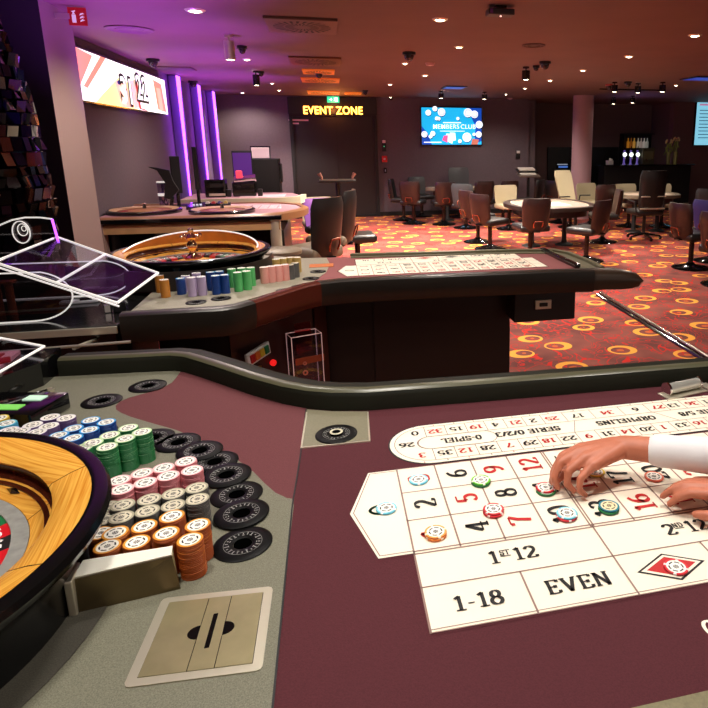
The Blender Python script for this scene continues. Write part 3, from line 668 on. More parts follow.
MB().sweep([(p[0], p[1]) for p in far], [(.004, TH + .052), (.012, TH + .0575), (.02, TH + .0592), (.03, TH + .0592), (.02, TH + .055)]).build('rail_top_highlight', mat('rail_highlight', (78, 76, 56), .3), tb, 50)  # raised line painting the thin highlight along the rail's top edge
MB().box((.35, 1.1, .46), (2.2, .75, .92), bev=.01).build('cabinet', m_darkbase, tb, 0)
MB().box((.35, 1.1, .04), (2.0, .6, .08)).build('plinth', m_black, tb, 0)
betting_layout(tb, .111, 1.292, 1)
racetrack(tb, .106, 1.3, 1.303, 1.503)
# thin ring round the wheel base, its shadow put in as darker apron
MB().lathe([(.36, 0), (.415, 0), (.415, .0032), (.36, .0032), (.36, 0)], (-.80, .99, TH), 64).build('wheel_shadow_ring', m_apron_shade, tb, 0)
# grey inlaid corner plate at the rail
cpz = MB().prism([(-.104, 1.45), (.060, 1.447), (.066, 1.625), (-.03, 1.65), (-.098, 1.68)], TH, TH + .002, 0); cpz.build('corner_plate', mat('corner_plate', (124, 118, 96), .45, noise=.1), tb, 0)
MB().sweep([(-.098, 1.66), (-.104, 1.45), (.060, 1.447), (.066, 1.62)], [(-.002, TH), (-.002, TH + .003), (.002, TH + .003), (.002, TH)]).build('corner_plate_edge', m_steel, tb, 0)
wheel('large roulette wheel with pale wood rim and black bowl on the near table', (-.80, .99), TH + .0016, True, .78)
# black ring markers on the apron
m_ringk = mat('ring_black', (8, 8, 8), .42, spec=.12); m_ringw = mat('ring_print', (150, 150, 146), .45)
def ring_marker(x, y, z, label, group, r=.0525, parent=None):
    e = empty('ring_marker', label, 'ring marker', (x, y, z), random.random() * 6, group)
    MB().lathe([(.017, 0), (r, 0), (r, .002), (r - .002, .0032), (.019, .0032), (.017, .002), (.017, 0)], seg=40).build('disc', m_ringk, e, 40)
    MB().lathe([(.0, .0006), (.0165, .0006)], seg=24).build('centre', mat('ring_centre', (2, 2, 2), 1, spec=0), e, 0)
    pr = MB()
    for i in range(22):
        a = 2 * PI * i / 22; L = .0035 + .002 * ((i * 7) % 3)
        pr.box((.029 * math.cos(a), .029 * math.sin(a), .0033), (L, .0018, .0005), a)
        if i % 2: pr.box((.0245 * math.cos(a), .0245 * math.sin(a), .0033), (.0015, .004, .0005), a)
    pr.lathe([(.0335, .0032), (.0335, .0036), (.034, .0036), (.034, .0032)], seg=40)
    pr.build('print', m_ringw, e, 0)
    return e
G_R = 'black ring markers along the apron edge'
arc_ = [(-.194, 1.088), (-.208, 1.186), (-.228, 1.267), (-.260, 1.35), (-.297, 1.425), (-.34, 1.484), (-.402, 1.549)]
nm = ['black ring marker nearest the steel slot plate', 'second black ring marker up from the steel slot plate', 'third black ring marker up, beside the grey chips', 'fourth black ring marker up, beside the pink chips', 'fifth black ring marker up along the cloth edge', 'sixth black ring marker up along the cloth edge', 'seventh black ring marker up, beside the green chips']
for k, ((x, y), l) in enumerate(zip(arc_, nm)): ring_marker(x, y, TH + .0017 + .0033 * (k % 2), l, G_R)
ring_marker(-.672, 1.875, TH + .0017, 'black ring marker on grey apron behind the white chips', G_R)
ring_marker(-.575, 1.968, TH + .0017, 'black ring marker on grey apron close to the padded rail', G_R)
ring_marker(-.62, 1.655, TH + .0017, 'black ring marker half hidden behind blue chip stacks', G_R)
ring_marker(-.47, 1.59, TH + .0017, 'black ring marker tucked behind green chip stacks', G_R)
ring_marker(-.02, 1.503, TH + .002, 'black ring marker with white ring on grey corner plate', G_R)
MB().lathe([(.011, .0045), (.0165, .0045), (.0165, .006), (.011, .006), (.011, .0045)], (-.02, 1.512, TH), 24).build('white_ring', mat('ring_white', (214, 206, 180), .4))
tag(D.objects['white_ring'], 'small white ring lying on black marker on the corner plate', 'ring')
# steel bill-drop plate
sp = empty('drop_slot_plate', 'square brushed steel drop slot plate set in the grey apron', 'slot plate', (-.22, .875, TH), world=True)
q = [(-.313, .795), (-.303, .969), (-.13, .956), (-.131, .781)]
ctr = Vector((-.2195, .8755)); ins = lambda k: [tuple(ctr + (Vector(p) - ctr) * k) for p in q]
f_ = MB(); o1 = []
def rounded(P, r):
    out = []
    for i, p in enumerate(P):
        p = Vector(p); a = Vector(P[i - 1]); b = Vector(P[(i + 1) % 4]); u1 = (a - p).normalized() * r; u2 = (b - p).normalized() * r
        out += [tuple(p + u1), tuple(p + u1 * .3 + u2 * .3), tuple(p + u2)]
    return out
f_.prism(rounded(q, .008), TH, TH + .0035).build('frame', m_steel, sp, 0)
iq = [Vector(p) for p in ins(.84)]
lerp = lambda a, b, t: a + (b - a) * t
m_plate = mat('plate_steel', (196, 184, 142), .3, .75, noise=.08, nscale=25)
def flap(t0, t1, nme):
    a = [lerp(iq[0], iq[3], t0 + .004), lerp(iq[1], iq[2], t0 + .004), lerp(iq[1], iq[2], t1 - .004), lerp(iq[0], iq[3], t1 - .004)]
    return MB().prism([tuple(v) for v in a], TH + .0035, TH + .0048).build(nme, m_plate, sp, 0)
MB().prism([tuple(v) for v in iq], TH + .003, TH + .0038).build('recess', m_black, sp, 0)
flap(0, .42, 'flap'); ct = flap(.42, .66, 'slot_bar'); flap(.66, 1, 'flap')
cc_ = lerp(lerp(iq[0], iq[3], .54), lerp(iq[1], iq[2], .54), .5)
for s_ in (-1, 1):
    hl = MB(); hl.prism([(cc_.x + s_ * .0175 + .0 + s_ * .016 * math.cos(t) * (1 if True else 0), cc_.y + .014 * math.sin(t)) for t in [-PI / 2 + PI * k / 10 for k in range(11)]], TH + .0046, TH + .0052); hl.build('finger_hole', m_black, sp, 0)
MB().prism([(cc_.x - .004, cc_.y - .035), (cc_.x + .003, cc_.y - .035), (cc_.x + .005, cc_.y + .035), (cc_.x - .002, cc_.y + .035)], TH + .0046, TH + .0053).build('slot', m_black, sp, 0)
# polished steel chip box
bx = empty('chip_box', 'polished steel box with pale lid between the wheel and orange chips', 'box', (-.36, 1.0, TH), world=True)
zb = TH + .0016
MB().slab([(-.428, .968, zb), (-.28, .99, zb), (-.29, 1.0, TH + .058), (-.428, .975, TH + .058)], .003).build('front_panel', mat('box_steel', (112, 98, 72), .2, .9, noise=.1, nscale=25), bx, 0)
MB().slab([(-.428, .974, TH + .058), (-.29, .999, TH + .058), (-.292, 1.018, TH + .062), (-.425, 1.012, TH + .062)], .003).build('lid', mat('box_lid', (240, 236, 222), .3), bx, 0)
MB().box((-.432, .985, TH + .032), (.012, .05, .064), .1, bev=.002).build('end_post', m_steel, bx, 0)
MB().slab([(-.284, .992, zb), (-.292, 1.018, zb), (-.294, 1.018, TH + .06), (-.29, 1.0, TH + .058)], .002).build('end_panel', m_plate, bx, 0)
# clear roll holder on the cloth by the rail
rh = empty('card_roller', 'clear tube roller on steel bracket near the padded rail', 'roller', (.98, 1.535, TH), world=True)
a_, b_ = Vector((.925, 1.528, TH + .022)), Vector((1.04, 1.552, TH + .022))
MB().box((.985, 1.537, TH + .003), (.15, .05, .005), .2, bev=.002).build('bracket_plate', m_steel, rh, 0)
MB().tube([a_, b_], .0165, 20).build('tube', mat('tube_clear', (205, 205, 195), .08, .6), rh, 40)
for t in (a_, b_):
    MB().tube([t - (b_ - a_) * .03, t + (b_ - a_) * .03], .0205, 20).build('collar', m_chrome, rh, 40)
MB().box((1.08, 1.56, TH + .004), (.03, .04, .006), .2, bev=.002).build('clip', m_steel, rh, 0)
# ---- chip stacks by the near wheel (x, y from the pixels of their top faces)
H = {}
def st(key, px, py, n, show, desc, dx=0, dy=0):
    n_ = n; x, y, _ = onz(px, py, TH + .0016 + n_ * CT)
    stack(key, x + dx, y + dy, TH + .0016, n_, show, desc, key + ' chips stacked by the near wheel')
O = 'orange stack '
st('orange', 190, 539.5, 20, 19, O + 'standing alone right of the steel box')
st('orange', 197.5, 524.5, 20, 14, O + 'just behind the one beside steel box')
st('orange', 166, 533, 22, 3, O + 'in front row, second from slot plate side')
st('orange', 172, 516, 22, 3, O + 'in back row, second from ring markers')
st('orange', 137, 541.5, 20, 2, O + 'in front row, third from ring markers')
st('orange', 144, 526, 20, 2, O + 'in back row, third from ring markers')
st('orange', 107.5, 546, 20, 2, O + 'in front row, behind steel box lid')
st('orange', 115.5, 532.5, 20, 2, O + 'in back row, fourth from ring markers')
st('orange', 91.6, 534, 18, 2, O + 'shaded under the wheel rim, back row', .014)
O = 'grey stack '
st('grey', 197, 499, 20, 16, O + 'in front row nearest the ring markers')
st('grey', 196.5, 487.5, 20, 6, O + 'in back row nearest the ring markers')
for k, (a, b) in enumerate((((173, 505), (173, 493.5)), ((147.5, 510.5), (149, 499)), ((121, 517), (123, 504.5)))):
    st('grey', *a, 20, 2, O + 'in front row, %s from ring markers' % ORD[k + 1]); st('grey', *b, 20, 2, O + 'in back row, %s from ring markers' % ORD[k + 1])
st('grey', 103, 507, 18, 1, O + 'shaded by wheel rim, back row', .008); st('grey', 100, 519, 18, 1, O + 'shaded by wheel rim, front row', .01)
O = 'pink stack '
for k, (a, b) in enumerate((((192, 470), (186, 461)), ((168.5, 475.5), (163.5, 467.5)), ((145.5, 482), (142, 473)), ((122, 489), (119.5, 480)))):
    w_ = 'nearest the ring markers' if k == 0 else '%s from ring markers' % ORD[k]
    st('pink', *a, 20, 9 if k == 0 else 5, O + 'in front row, ' + w_); st('pink', *b, 20, 2, O + 'in back row, ' + w_)
O = 'green stack '
for k, (p_, s_) in enumerate((((142, 431.6), 16), ((125, 438.3), 16), ((107, 446.6), 15))): st('green', *p_, 22, s_, O + 'in front row, %s from the cloth' % (['nearest', 'second', 'third'][k] if k else 'nearest').replace('nearest', 'first'))
for k, (p_, s_) in enumerate((((128.5, 427.5), 3), ((110, 435), 3), ((93, 442.5), 3), ((82, 448), 1))): st('green', *p_, 22, s_, O + 'in back row, %s from the cloth' % ['first', 'second', 'third', 'last'][k])
O = 'blue stack '
for k, (p_, q_) in enumerate((((106, 422), (90.7, 420)), ((89, 429.7), (73.7, 428)), ((73, 437.6), (58.5, 435)))):
    w_ = ['nearest the green chips', 'in the middle', 'closest to the wheel'][k]
    st('blue', *p_, 18, 4 if k == 0 else 3, O + 'in front row, ' + w_); st('blue', *q_, 18, 2, O + 'in back row, ' + w_)
O = 'white-topped stack '
for k, (p_, w_) in enumerate((((66, 417.8), 'nearest the blue chips'), ((50, 417), 'second from blue chips, back row'), ((49, 425.8), 'second from blue chips, front row'), ((33, 424.6), 'third from blue chips, back row'), ((36.5, 432), 'third from blue chips, front row'), ((20, 431), 'touching the wheel rim'))):
    st('lilac', *p_, 18, 4 if k == 0 else 1, O + w_)
st('cyan', 7, 423, 18, 1, 'pale blue stack in front of card shuffler'); st('lavender', 9, 430, 18, 1, 'lavender stack between card shuffler and wheel'); st('yellow', -1, 418, 18, 1, 'yellow stack beside the card shuffler')
# ---- chips on the layout
G_L = 'chips placed on the number layout'
def bet(key, px, py, label, z=0):
    x, y, _ = onz(px, py, TH + .0027 + CT * (z + 1)); return chip(key, (x, y, TH + .0027 + z * CT), label, G_L)
bet('sky', 418.5, 479, 'pale blue chip on the number 3 box'); bet('sky', 386.3, 507.5, 'pale blue chip half covering the green zero')
bet('darkgreen', 480.9, 481.5, 'dark green chip under the lime chip between 6 and 9'); bet('lime', 480.9, 479.5, 'lime green chip on line between 6 and 9', 1)
bet('red', 493.5, 511, 'lower red chip at corner of 5 and 8'); bet('red', 493.5, 508.5, 'upper red chip at corner of 5 and 8', 1)
bet('tangerine', 435.6, 533.5, 'lower orange chip on the number 1 box'); bet('tangerine', 435.6, 531.3, 'upper orange chip on the number 1 box', 1)
bet('darkgreen', 546, 490, 'dark green chip under red chip on number 11'); bet('red', 545.5, 487, 'red chip at fingertips on the number 11', 1)
bet('red', 566.5, 515, 'red chip beneath pale blue chip on number 10'); bet('sky', 567, 512.5, 'pale blue chip stacked on red at number 10', 1)
bet('darkgreen', 608.5, 508, 'dark green chip beneath teal chip on number 13'); bet('teal', 609, 505.5, 'teal chip with cream centre on number 13', 1)
bet('yellow', 595.5, 471.5, 'yellow chip on number 14 box beneath the arm'); bet('coral', 654, 476, 'coral chip near number 20 beside the hand'); bet('red', 676, 566.5, 'red chip on the red diamond box')
# card shuffler with green displays
sh = empty('card_shuffler', 'black device with two green displays behind the white chips', 'device', (-.8, 1.8, TH), world=True)
MB().box((-.855, 1.80, TH + .026), (.2, .15, .048), -.25, bev=.006).build('body', m_black, sh, 40)
for k, (dx, s_) in enumerate(((.01, .075), (.055, .05))):
    MB().box((-.865 + dx, 1.765 + .05 * k, TH + .051), (s_, .03, .004), -.25).build('display', em('green_lcd', (120, 200, 90), .5) if k == 0 else em('pale_lcd', (190, 225, 200), .5), sh, 0)
# black side block and small clear tray at the end of the table
sb = empty('side_block', 'black block closing the end of the near table', 'block', (-1.05, 1.95, TH), world=True)
MB().prism([(-1.25, 2.2), (-.885, 2.2), (-.885, 2.05), (-.97, 1.9), (-1.25, 1.88)], TH + .0017, TH + .075).build('body', m_black, sb, 0)
MB().tube([(-.9, 1.95, TH + .004), (-.875, 1.97, TH + .01), (-.855, 2.0, TH + .006), (-.84, 1.995, TH + .004)], .0025, 6).build('cable', m_black, sb)
for p_ in ((-.9, 1.95), (-.85, 2.0), (-.84, 1.99)): MB().box((p_[0], p_[1], TH + .006), (.012, .008, .008), .4).build('plug', m_steel, sb, 0)
def lidbox(name, label, corners, mid, w=.004, parts=True, tint=m_acr, group=None):
    """sloped clear lid with bright edges; corners in 3-D, in order"""
    e = empty(name, label, 'clear cover', corners[0], world=True, group=group)
    MB().slab(corners, .003).build('pane', tint, e, 0)
    ed = MB(); n = len(corners)
    for i in range(n): ed.tube([corners[i], corners[(i + 1) % n]], w, 8)
    for a, b in mid: ed.tube([a, b], w, 8)
    ed.build('edge_strip', m_edge, e, 40)
    return e
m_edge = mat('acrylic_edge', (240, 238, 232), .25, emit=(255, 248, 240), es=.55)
z_ = TH + .1
cl = lidbox('clear_tray', 'small clear tray cover with red cards inside at table end', [(-1.08, 2.27, z_), (-.905, 2.14, z_), (-.93, 1.91, z_), (-1.2, 1.95, z_ + .02)], [])
MB().box((-1.07, 2.04, TH + .082), (.2, .22, .012), .1).build('card_sheet', mat('pink_cards', (226, 150, 150), .5), cl, 0)
for k, (x, y) in enumerate(((-1.03, 2.1), (-1.08, 2.04), (-.98, 2.05), (-1.1, 2.13))): MB().box((x, y, TH + .0915), (.05, .035, .005), k).build('card', mat('red_card', (170, 26, 26), .4), cl, 0)
for p_ in ((-1.1, 2.16), (-.96, 1.97)): MB().cyl((p_[0], p_[1], TH + .0755), .008, .022, 12).build('standoff', m_steel, cl)
# ------------------------------------------------------------------ second roulette table
t2 = empty('roulette_table', 'second roulette table with dark cabinet and number layout, beyond the near table', 'table', (.3, 3.6, 0), world=True)
near = [(-.885, 2.83), (-.50, 2.83), (-.45, 2.85), (-.40, 2.91), (-.17, 3.2), (-.1, 3.25), (.02, 3.285), (.3, 3.29), (1.2, 3.25), (1.42, 3.24)]
out = near + [(1.5, 3.32), (1.51, 3.5), (1.49, 3.8), (1.44, 3.92), (1.2, 3.97), (.1, 4.06), (-.2, 4.1), (-.5, 4.3), (-.9, 4.4), (-1.3, 4.4), (-1.3, 3.47), (-.895, 3.47)]
MB().prism(out, TH - .05, TH, 0).build('playing_surface', mat('maroon_cloth_far', (140, 84, 84), .85, spec=.2, noise=.1, nscale=300), t2, 0)
ap2 = [(-1.29, 3.48), (-.89, 3.48), (-.885, 2.835), (-.5, 2.835), (-.45, 2.86), (-.36, 2.98), (-.28, 3.08), (-.2, 3.19), (-.12, 3.36), (-.05, 3.6), (-.03, 3.85), (-.05, 4.07), (-.2, 4.09), (-.5, 4.29), (-.9, 4.39), (-1.29, 4.39)]
MB().prism(ap2, TH, TH + .0016).build('dealer_apron', mat('apron_far', (146, 140, 122), .55, noise=.2, nscale=300), t2, 0)
MB().prism([(1.5, 3.34), (1.51, 3.5), (1.49, 3.8), (1.43, 3.93), (1.2, 3.97), (.1, 4.05), (.1, 4.02), (1.15, 3.93), (1.36, 3.88), (1.40, 3.78), (1.40, 3.3), (1.44, 3.26)], TH, TH + .006).build('edge_trim', mat('olive_trim', (104, 100, 76), .4), t2, 0)
pr2 = [(.01, TH - .06), (.004, TH + .022), (-.004, TH + .03), (-.044, TH + .028), (-.056, TH + .02), (-.06, TH - .03), (-.05, TH - .09), (-.04, TH - .1), (.0, TH - .095)]
m_rail2 = mat('padded_rail_far', (34, 29, 24), .35, noise=.1, nscale=20)
MB().sweep(near[:4], pr2).build('padded_rail', m_rail2, t2, 50)
MB().sweep(near[3:6], pr2).build('padded_rail', mat('padded_rail_red', (84, 34, 24), .25), t2, 50)
# the long front of the rail, running into a pointed wing at the table end
MB().sweep([(-.1, 3.25), (.02, 3.285), (.3, 3.29), (1.2, 3.25), (1.42, 3.22)], pr2).build('padded_rail', m_rail2, t2, 50)
wg = MB()
rows = []
for (x, y, zt, zb_, th_) in ((1.40, 3.2, TH + .024, TH - .095, .1), (1.5, 3.19, TH + .02, TH - .092, .14), (1.58, 3.17, TH + .018, TH - .09, .14), (1.635, 3.16, TH + .01, TH - .086, .12), (1.675, 3.15, TH - .004, TH - .074, .09), (1.695, 3.15, TH - .022, TH - .055, .05)):
    rows.append([wg.bm.verts.new(v) for v in ((x, y + th_, zt - .01), (x, y + .02, zt), (x, y - .02, zt - .015), (x, y - .03, (zt + zb_) / 2), (x, y - .01, zb_), (x, y + th_, zb_ + .01))])
for a, b in zip(rows, rows[1:]):
    for k in range(6): wg.bm.faces.new((a[k], a[(k + 1) % 6], b[(k + 1) % 6], b[k]))
wg.bm.faces.new(rows[0]); wg.bm.faces.new(rows[-1][::-1])
wg.build('rail_wing', mat('rail_wing', (58, 44, 34), .3), t2, 60)
MB().sweep([(1.505, 3.3), (1.515, 3.5), (1.495, 3.8), (1.44, 3.925), (1.2, 3.975), (.1, 4.065)], [(.0, TH - .05), (0, TH + .018), (-.02, TH + .022), (-.04, TH), (-.04, TH - .06)]).build('edge_rail', mat('olive_trim', (104, 100, 76), .4), t2, 50)
MB().box((1.385, 3.67, TH + .014), (.035, .62, .026), .02, bev=.004).build('chip_rack', m_black, t2, 40)
MB().box((.48, 3.78, .45), (1.1, .5, .88), bev=.01).build('cabinet', m_darkbase, t2, 0)
MB().prism([(-.52, 3.1), (-.14, 3.36), (-.10, 3.42), (-.1, 3.95), (-.86, 3.95), (-.86, 3.2)], .0, TH - .06).build('cabinet_body', m_darkbase, t2, 0)
MB().slab([(-.52, 3.09, .03), (-.14, 3.35, .03), (-.14, 3.35, TH - .09), (-.52, 3.09, TH - .09)], .01).build('front_panel', m_mahog, t2, 0)
MB().slab([(-.13, 3.355, .03), (-.07, 3.44, .03), (-.07, 3.44, TH - .09), (-.13, 3.355, TH - .09)], .01).build('corner_panel', mat('mahogany_light', (62, 27, 21), .35, noise=.2, nscale=9), t2, 0)
MB().slab([(.2, 3.52, .06), (1.02, 3.52, .06), (1.02, 3.52, TH - .09), (.2, 3.52, TH - .09)], .01).build('front_panel', mat('panel_dark_brown', (22, 13, 12), .4), t2, 0)
dw = MB().box((1.19, 3.5, TH - .205), (.38, .3, .2), bev=.008).build('drawer', mat('drawer_black', (26, 20, 18), .35), t2, 0)
p = ony(540, 309, 3.34)
hd = MB().box((p[0] + .02, 3.343, TH - .2), (.1, .012, .055), bev=.003).build('drawer_plate', m_steel, dw, 0)
MB().box((p[0] + .02, 3.336, TH - .2), (.05, .012, .022), bev=.003).build('drawer_pull', m_rail2, dw, 0)
MB().tube([(.98, 3.75, .14), (1.4, 3.75, .14), (1.44, 3.72, .14), (1.47, 3.45, .14), (1.47, 3.2, .14)], .018, 10).build('foot_rail', m_chrome, t2)
MB().tube([(1.3, 3.75, .13), (1.25, 3.8, 0)], .012, 8).build('foot_bracket', m_blk2, t2); MB().tube([(1.47, 3.45, .13), (1.42, 3.45, 0)], .012, 8).build('foot_bracket', m_blk2, t2)
betting_layout(t2, .125, 3.46, -1)
wheel('second roulette wheel with gold turret behind the coloured stacks', (-.77, 3.72), TH + .0016, False, 1.0)
hood = empty('wheel_hood', 'curved wooden hood with white edge behind the second wheel', 'wheel hood', (-.77, 3.72, TH), world=True)
hb = MB(); n = 40; rr = .345; pts = []
ra, rb_ = [], []
for i in range(n + 1):
    a = math.radians(-4 + 188 * i / n); zt = TH + .146 + .056 * max(0, math.sin(a)) ** 1.3
    ra.append(hb.bm.verts.new((-.77 + rr * math.cos(a), 3.72 + rr * math.sin(a), TH + .134))); rb_.append(hb.bm.verts.new((-.77 + rr * math.cos(a), 3.72 + rr * math.sin(a), zt))); pts.append((-.77 + rr * math.cos(a), 3.72 + rr * math.sin(a), zt))
for i in range(n): hb.bm.faces.new((ra[i], ra[i + 1], rb_[i + 1], rb_[i]))
hb.build('panel', mat('hood_wood', (206, 118, 42), .3, noise=.2, nscale=12), hood, 60, fix=False)
MB().tube(pts, .0045, 8).build('edge_strip', m_edge, hood)
MB().lathe([(.418, .10), (.425, .10), (.43, 0), (.37, 0), (.418, .10)], (-.77, 3.72, TH), 48, a0=PI * .95, a1=PI * 2.05).build('wall', mat('hood_base', (36, 28, 24), .4), hood, 40)
# stacks in front of the second wheel
def far_stack(key, px, py, n, desc):
    x, y, _ = onz(px, py, TH + .0016); stack(key, x, y, TH + .0016, n, 1, desc, 'chips in front of the second wheel')
W2 = ' on the second table'
for key, lst in (('amber', ((166, 297, 26), (161, 292, 26))), ('blue', ((182, 294, 24), (177, 290, 24))), ('lavender', ((187, 291, 24),)), ('lavender', ((193, 296, 28), (203, 295, 28), (198, 291, 28))), ('blue', ((217, 294, 28), (226, 293, 28), (212, 290, 28), (221, 289, 28))), ('mint', ((239, 291, 29), (248, 289.5, 29), (233, 287, 29), (243, 286, 29), (252, 285.5, 29))), ('rose', ((265, 283, 26), (272, 282, 26), (279, 281, 26), (286, 280, 26))), ('grey', ((291, 279, 24), (296, 277, 24))), ('sand', ((277, 274, 26), (284, 273, 26), (291, 272, 26), (298, 272, 26)))):
    for k, (a, b, n) in enumerate(lst):
        far_stack(key, a, b, n, '%s %s stack%s, counted from its far side' % (['first', 'second', 'third', 'fourth', 'fifth'][len(lst) - 1 - k], key, W2) if not (key == 'lavender' and len(lst) == 1) else 'single lavender stack beside pale blue ones' + W2)
for k, (px, py, l) in enumerate(((196, 303, 'beside lavender stacks'), (221, 299, 'below the blue stacks'), (285, 291, 'below the rose stacks'), (300, 287, 'past the rose stacks'), (311, 279, 'beside the grey stacks'), (318, 272, 'nearest the second layout'))):
    x, y, _ = onz(px, py, TH); ring_marker(x, y, TH + .0017, 'dark ring marker on second table ' + l, 'dark ring markers on the second table', .045)
ob = onz(318, 266, TH); MB().box((ob[0] + .02, ob[1], TH + .002), (.14, .1, .003), 0).build('orange_card', mat('orange_card', (200, 110, 50), .5)); tag(D.objects['orange_card'], 'flat orange card on second table beside the sand chips', 'card')
# things on the front of the second table's cabinet
nrm = Vector((.26, -.38, 0)).normalized()
def on_panel(px, py):
    """hit the slanted front panel of the second table"""
    d = Vector(ray(px, py)); p0 = Vector((-.33, 3.2, 0)); n_ = Vector((.26, -.38, 0)).normalized()
    t = (p0 - Vector((0, 0, EYE))).dot(n_) / d.dot(n_); return Vector((0, 0, EYE)) + d * t
ba, bb = on_panel(318, 340), on_panel(232, 340)
yw = math.atan2(.26, .38)
# colour strip
c_ = on_panel(255, 353); e = empty('button_strip', 'white strip of red, orange, yellow and green buttons on dark panel', 'button strip', c_ + nrm * .012); e.rotation_euler = (0, -.15, yw + .35)
MB().box((0, -.01, 0), (.16, .02, .065), bev=.003).build('plate', m_white, e, 0)
for k, cl_ in enumerate(((190, 30, 36), (220, 110, 40), (222, 190, 50), (24, 120, 76))):
    MB().box((-.05 + .034 * k, -.022, 0), (.03, .012, .042), bev=.003).build('button', mat('btn_%d_%d_%d' % cl_, cl_, .35), e, 0)
c_ = on_panel(271.5, 362); e = empty('red_button', 'round red button on the dark panel beside clear rack', 'button', c_ + nrm * .01); e.rotation_euler = (0, 0, yw)
MB().cyl((0, 0, 0), .016, .012, 20, M=Matrix.Rotation(PI / 2, 4, 'X')).build('cap', em('red_lamp', (235, 30, 30), .8), e)
c_ = on_panel(256, 369); e = empty('panel_socket', 'small dark socket with brass frame under the colour strip', 'socket', c_ + nrm * .008); e.rotation_euler = (0, 0, yw)
MB().box((0, 0, 0), (.05, .012, .03), bev=.002).build('frame', mat('brass', (150, 100, 40), .4, .7), e, 0); MB().box((0, -.008, 0), (.036, .006, .018)).build('opening', m_black, e, 0)
# clear leaflet rack
c_ = on_panel(296, 356) + nrm * .09; rk = empty('leaflet_rack', 'clear acrylic rack with a card, mounted below second table rail', 'rack', c_); rk.rotation_euler = (0, 0, yw - .25)
w_, d_r, h_ = .155, .09, .33
MB().box((0, -d_r / 2, -.02), (w_, .004, h_)).build('front_pane', m_acr, rk, 0); MB().box((0, d_r / 2, -.02), (w_, .004, h_)).build('back_pane', m_acr, rk, 0)
for s_ in (-1, 1): MB().box((s_ * w_ / 2, 0, -.02), (.004, d_r, h_)).build('side_pane', m_acr, rk, 0)
eg = MB()
for s_ in (-1, 1):
    for t_ in (-1, 1): eg.tube([(s_ * w_ / 2, t_ * d_r / 2, -.02 - h_ / 2), (s_ * w_ / 2, t_ * d_r / 2, -.02 + h_ / 2)], .0022, 6)
for zz in (-.02 + h_ / 2,):
    eg.tube([(-w_ / 2, -d_r / 2, zz), (w_ / 2, -d_r / 2, zz), (w_ / 2, d_r / 2, zz), (-w_ / 2, d_r / 2, zz)], .0022, 6, closed=True)
eg.build('edge_strip', mat('rack_edge', (200, 160, 150), .25, emit=(255, 200, 190), es=.25), rk)
MB().box((.0, .01, .12), (.085, .003, .16), .0, bev=.001).build('card', acrylic('pink_card', (255, 150, 150), .25), rk, 0)
MB().box((.02, -.01, .0), (.15, .006, .035), .0).build('label_strip', mat('rack_orange', (190, 80, 30), .4), rk, 0)
for zz, r_ in ((.0, .01), (-.05, .014), (-.11, .008)): MB().lathe([(r_ * .5, 0), (r_, 0), (r_, .003), (r_ * .5, .003), (r_ * .5, 0)], (0, 0, 0), 16, M=Matrix.Translation((-.02, -.05, zz)) @ Matrix.Rotation(PI / 2, 4, 'X')).build('stud', mat('stud_rose', (210, 130, 110), .3, .6), rk)
# floor rail in the aisle
a_, b_ = onz(600, 293, .03), onz(716, 362, .03)
fr_ = empty('floor_rail', 'steel floor rail crossing the patterned carpet past the second table', 'rail', ((a_[0] + b_[0]) / 2, (a_[1] + b_[1]) / 2, 0), world=True)
a_, b_ = Vector(a_), Vector(b_); b_ = a_ + (b_ - a_) * 1.4
MB().tube([a_, b_], .02, 14).build('tube', mat('rail_steel', (150, 142, 130), .22, 1), fr_)
dd_ = (b_ - a_); off = Vector((-.035, 0, -.02))
MB().tube([a_ + off, b_ + off], .018, 8).build('skirt', m_black, fr_)
for t_ in (.05, .5, .95): MB().box(a_ + dd_ * t_ + Vector((-.01, 0, -.018)), (.08, .05, .02)).build('foot', m_black, fr_, 0)
# ------------------------------------------------------------------ dealer's counter and clear covers, beside the second table
dc = empty('dealer_counter', 'black glossy counter with steel front edge under clear covers', 'counter', (-1.3, 3.1, 0), world=True)
zc = TH - .02
MB().prism([(-2.3, 2.79), (-.9, 2.79), (-.9, 3.45), (-1.32, 3.45), (-1.32, 3.72), (-2.3, 3.72)], zc - .04, zc).build('worktop', mat('counter_top', (26, 26, 24), .12, noise=.3, nscale=14, coat=.4), dc, 0)
MB().box((-1.6, 2.785, zc - .018), (1.4, .012, .03), bev=.002).build('front_edge', m_steel, dc, 0)
MB().box((-1.6, 3.12, .46), (1.36, .6, .9)).build('cabinet', m_black, dc, 0)
MB().tube([(-2.3, 2.6, TH - .06), (-.8, 2.6, TH - .04)], .006, 8).build('grab_rail', m_steel, dc); 
for x in (-2.2, -1.0): MB().tube([(x, 2.6, TH - .05), (x, 2.84, TH - .09)], .008, 8).build('bracket', m_steel, dc)
A1, A2, A3, A4 = onz(57, 237, TH + .25), onz(158, 273, TH + .125), onz(117, 303, TH + .065), onz(-6, 262, TH + .25)
A2 = (A2[0], A2[1], A2[2]); m1 = (A4[0] * .5 + A3[0] * .5, A4[1] * .5 + A3[1] * .5, A4[2] * .5 + A3[2] * .5); m2 = tuple((A1[i] + A2[i]) / 2 for i in range(3))
ld = lidbox('clear_cover', 'sloping clear lid with bright white edges over the dealer counter', [A4, A3, A2, A1], [(m1, m2)], .006)
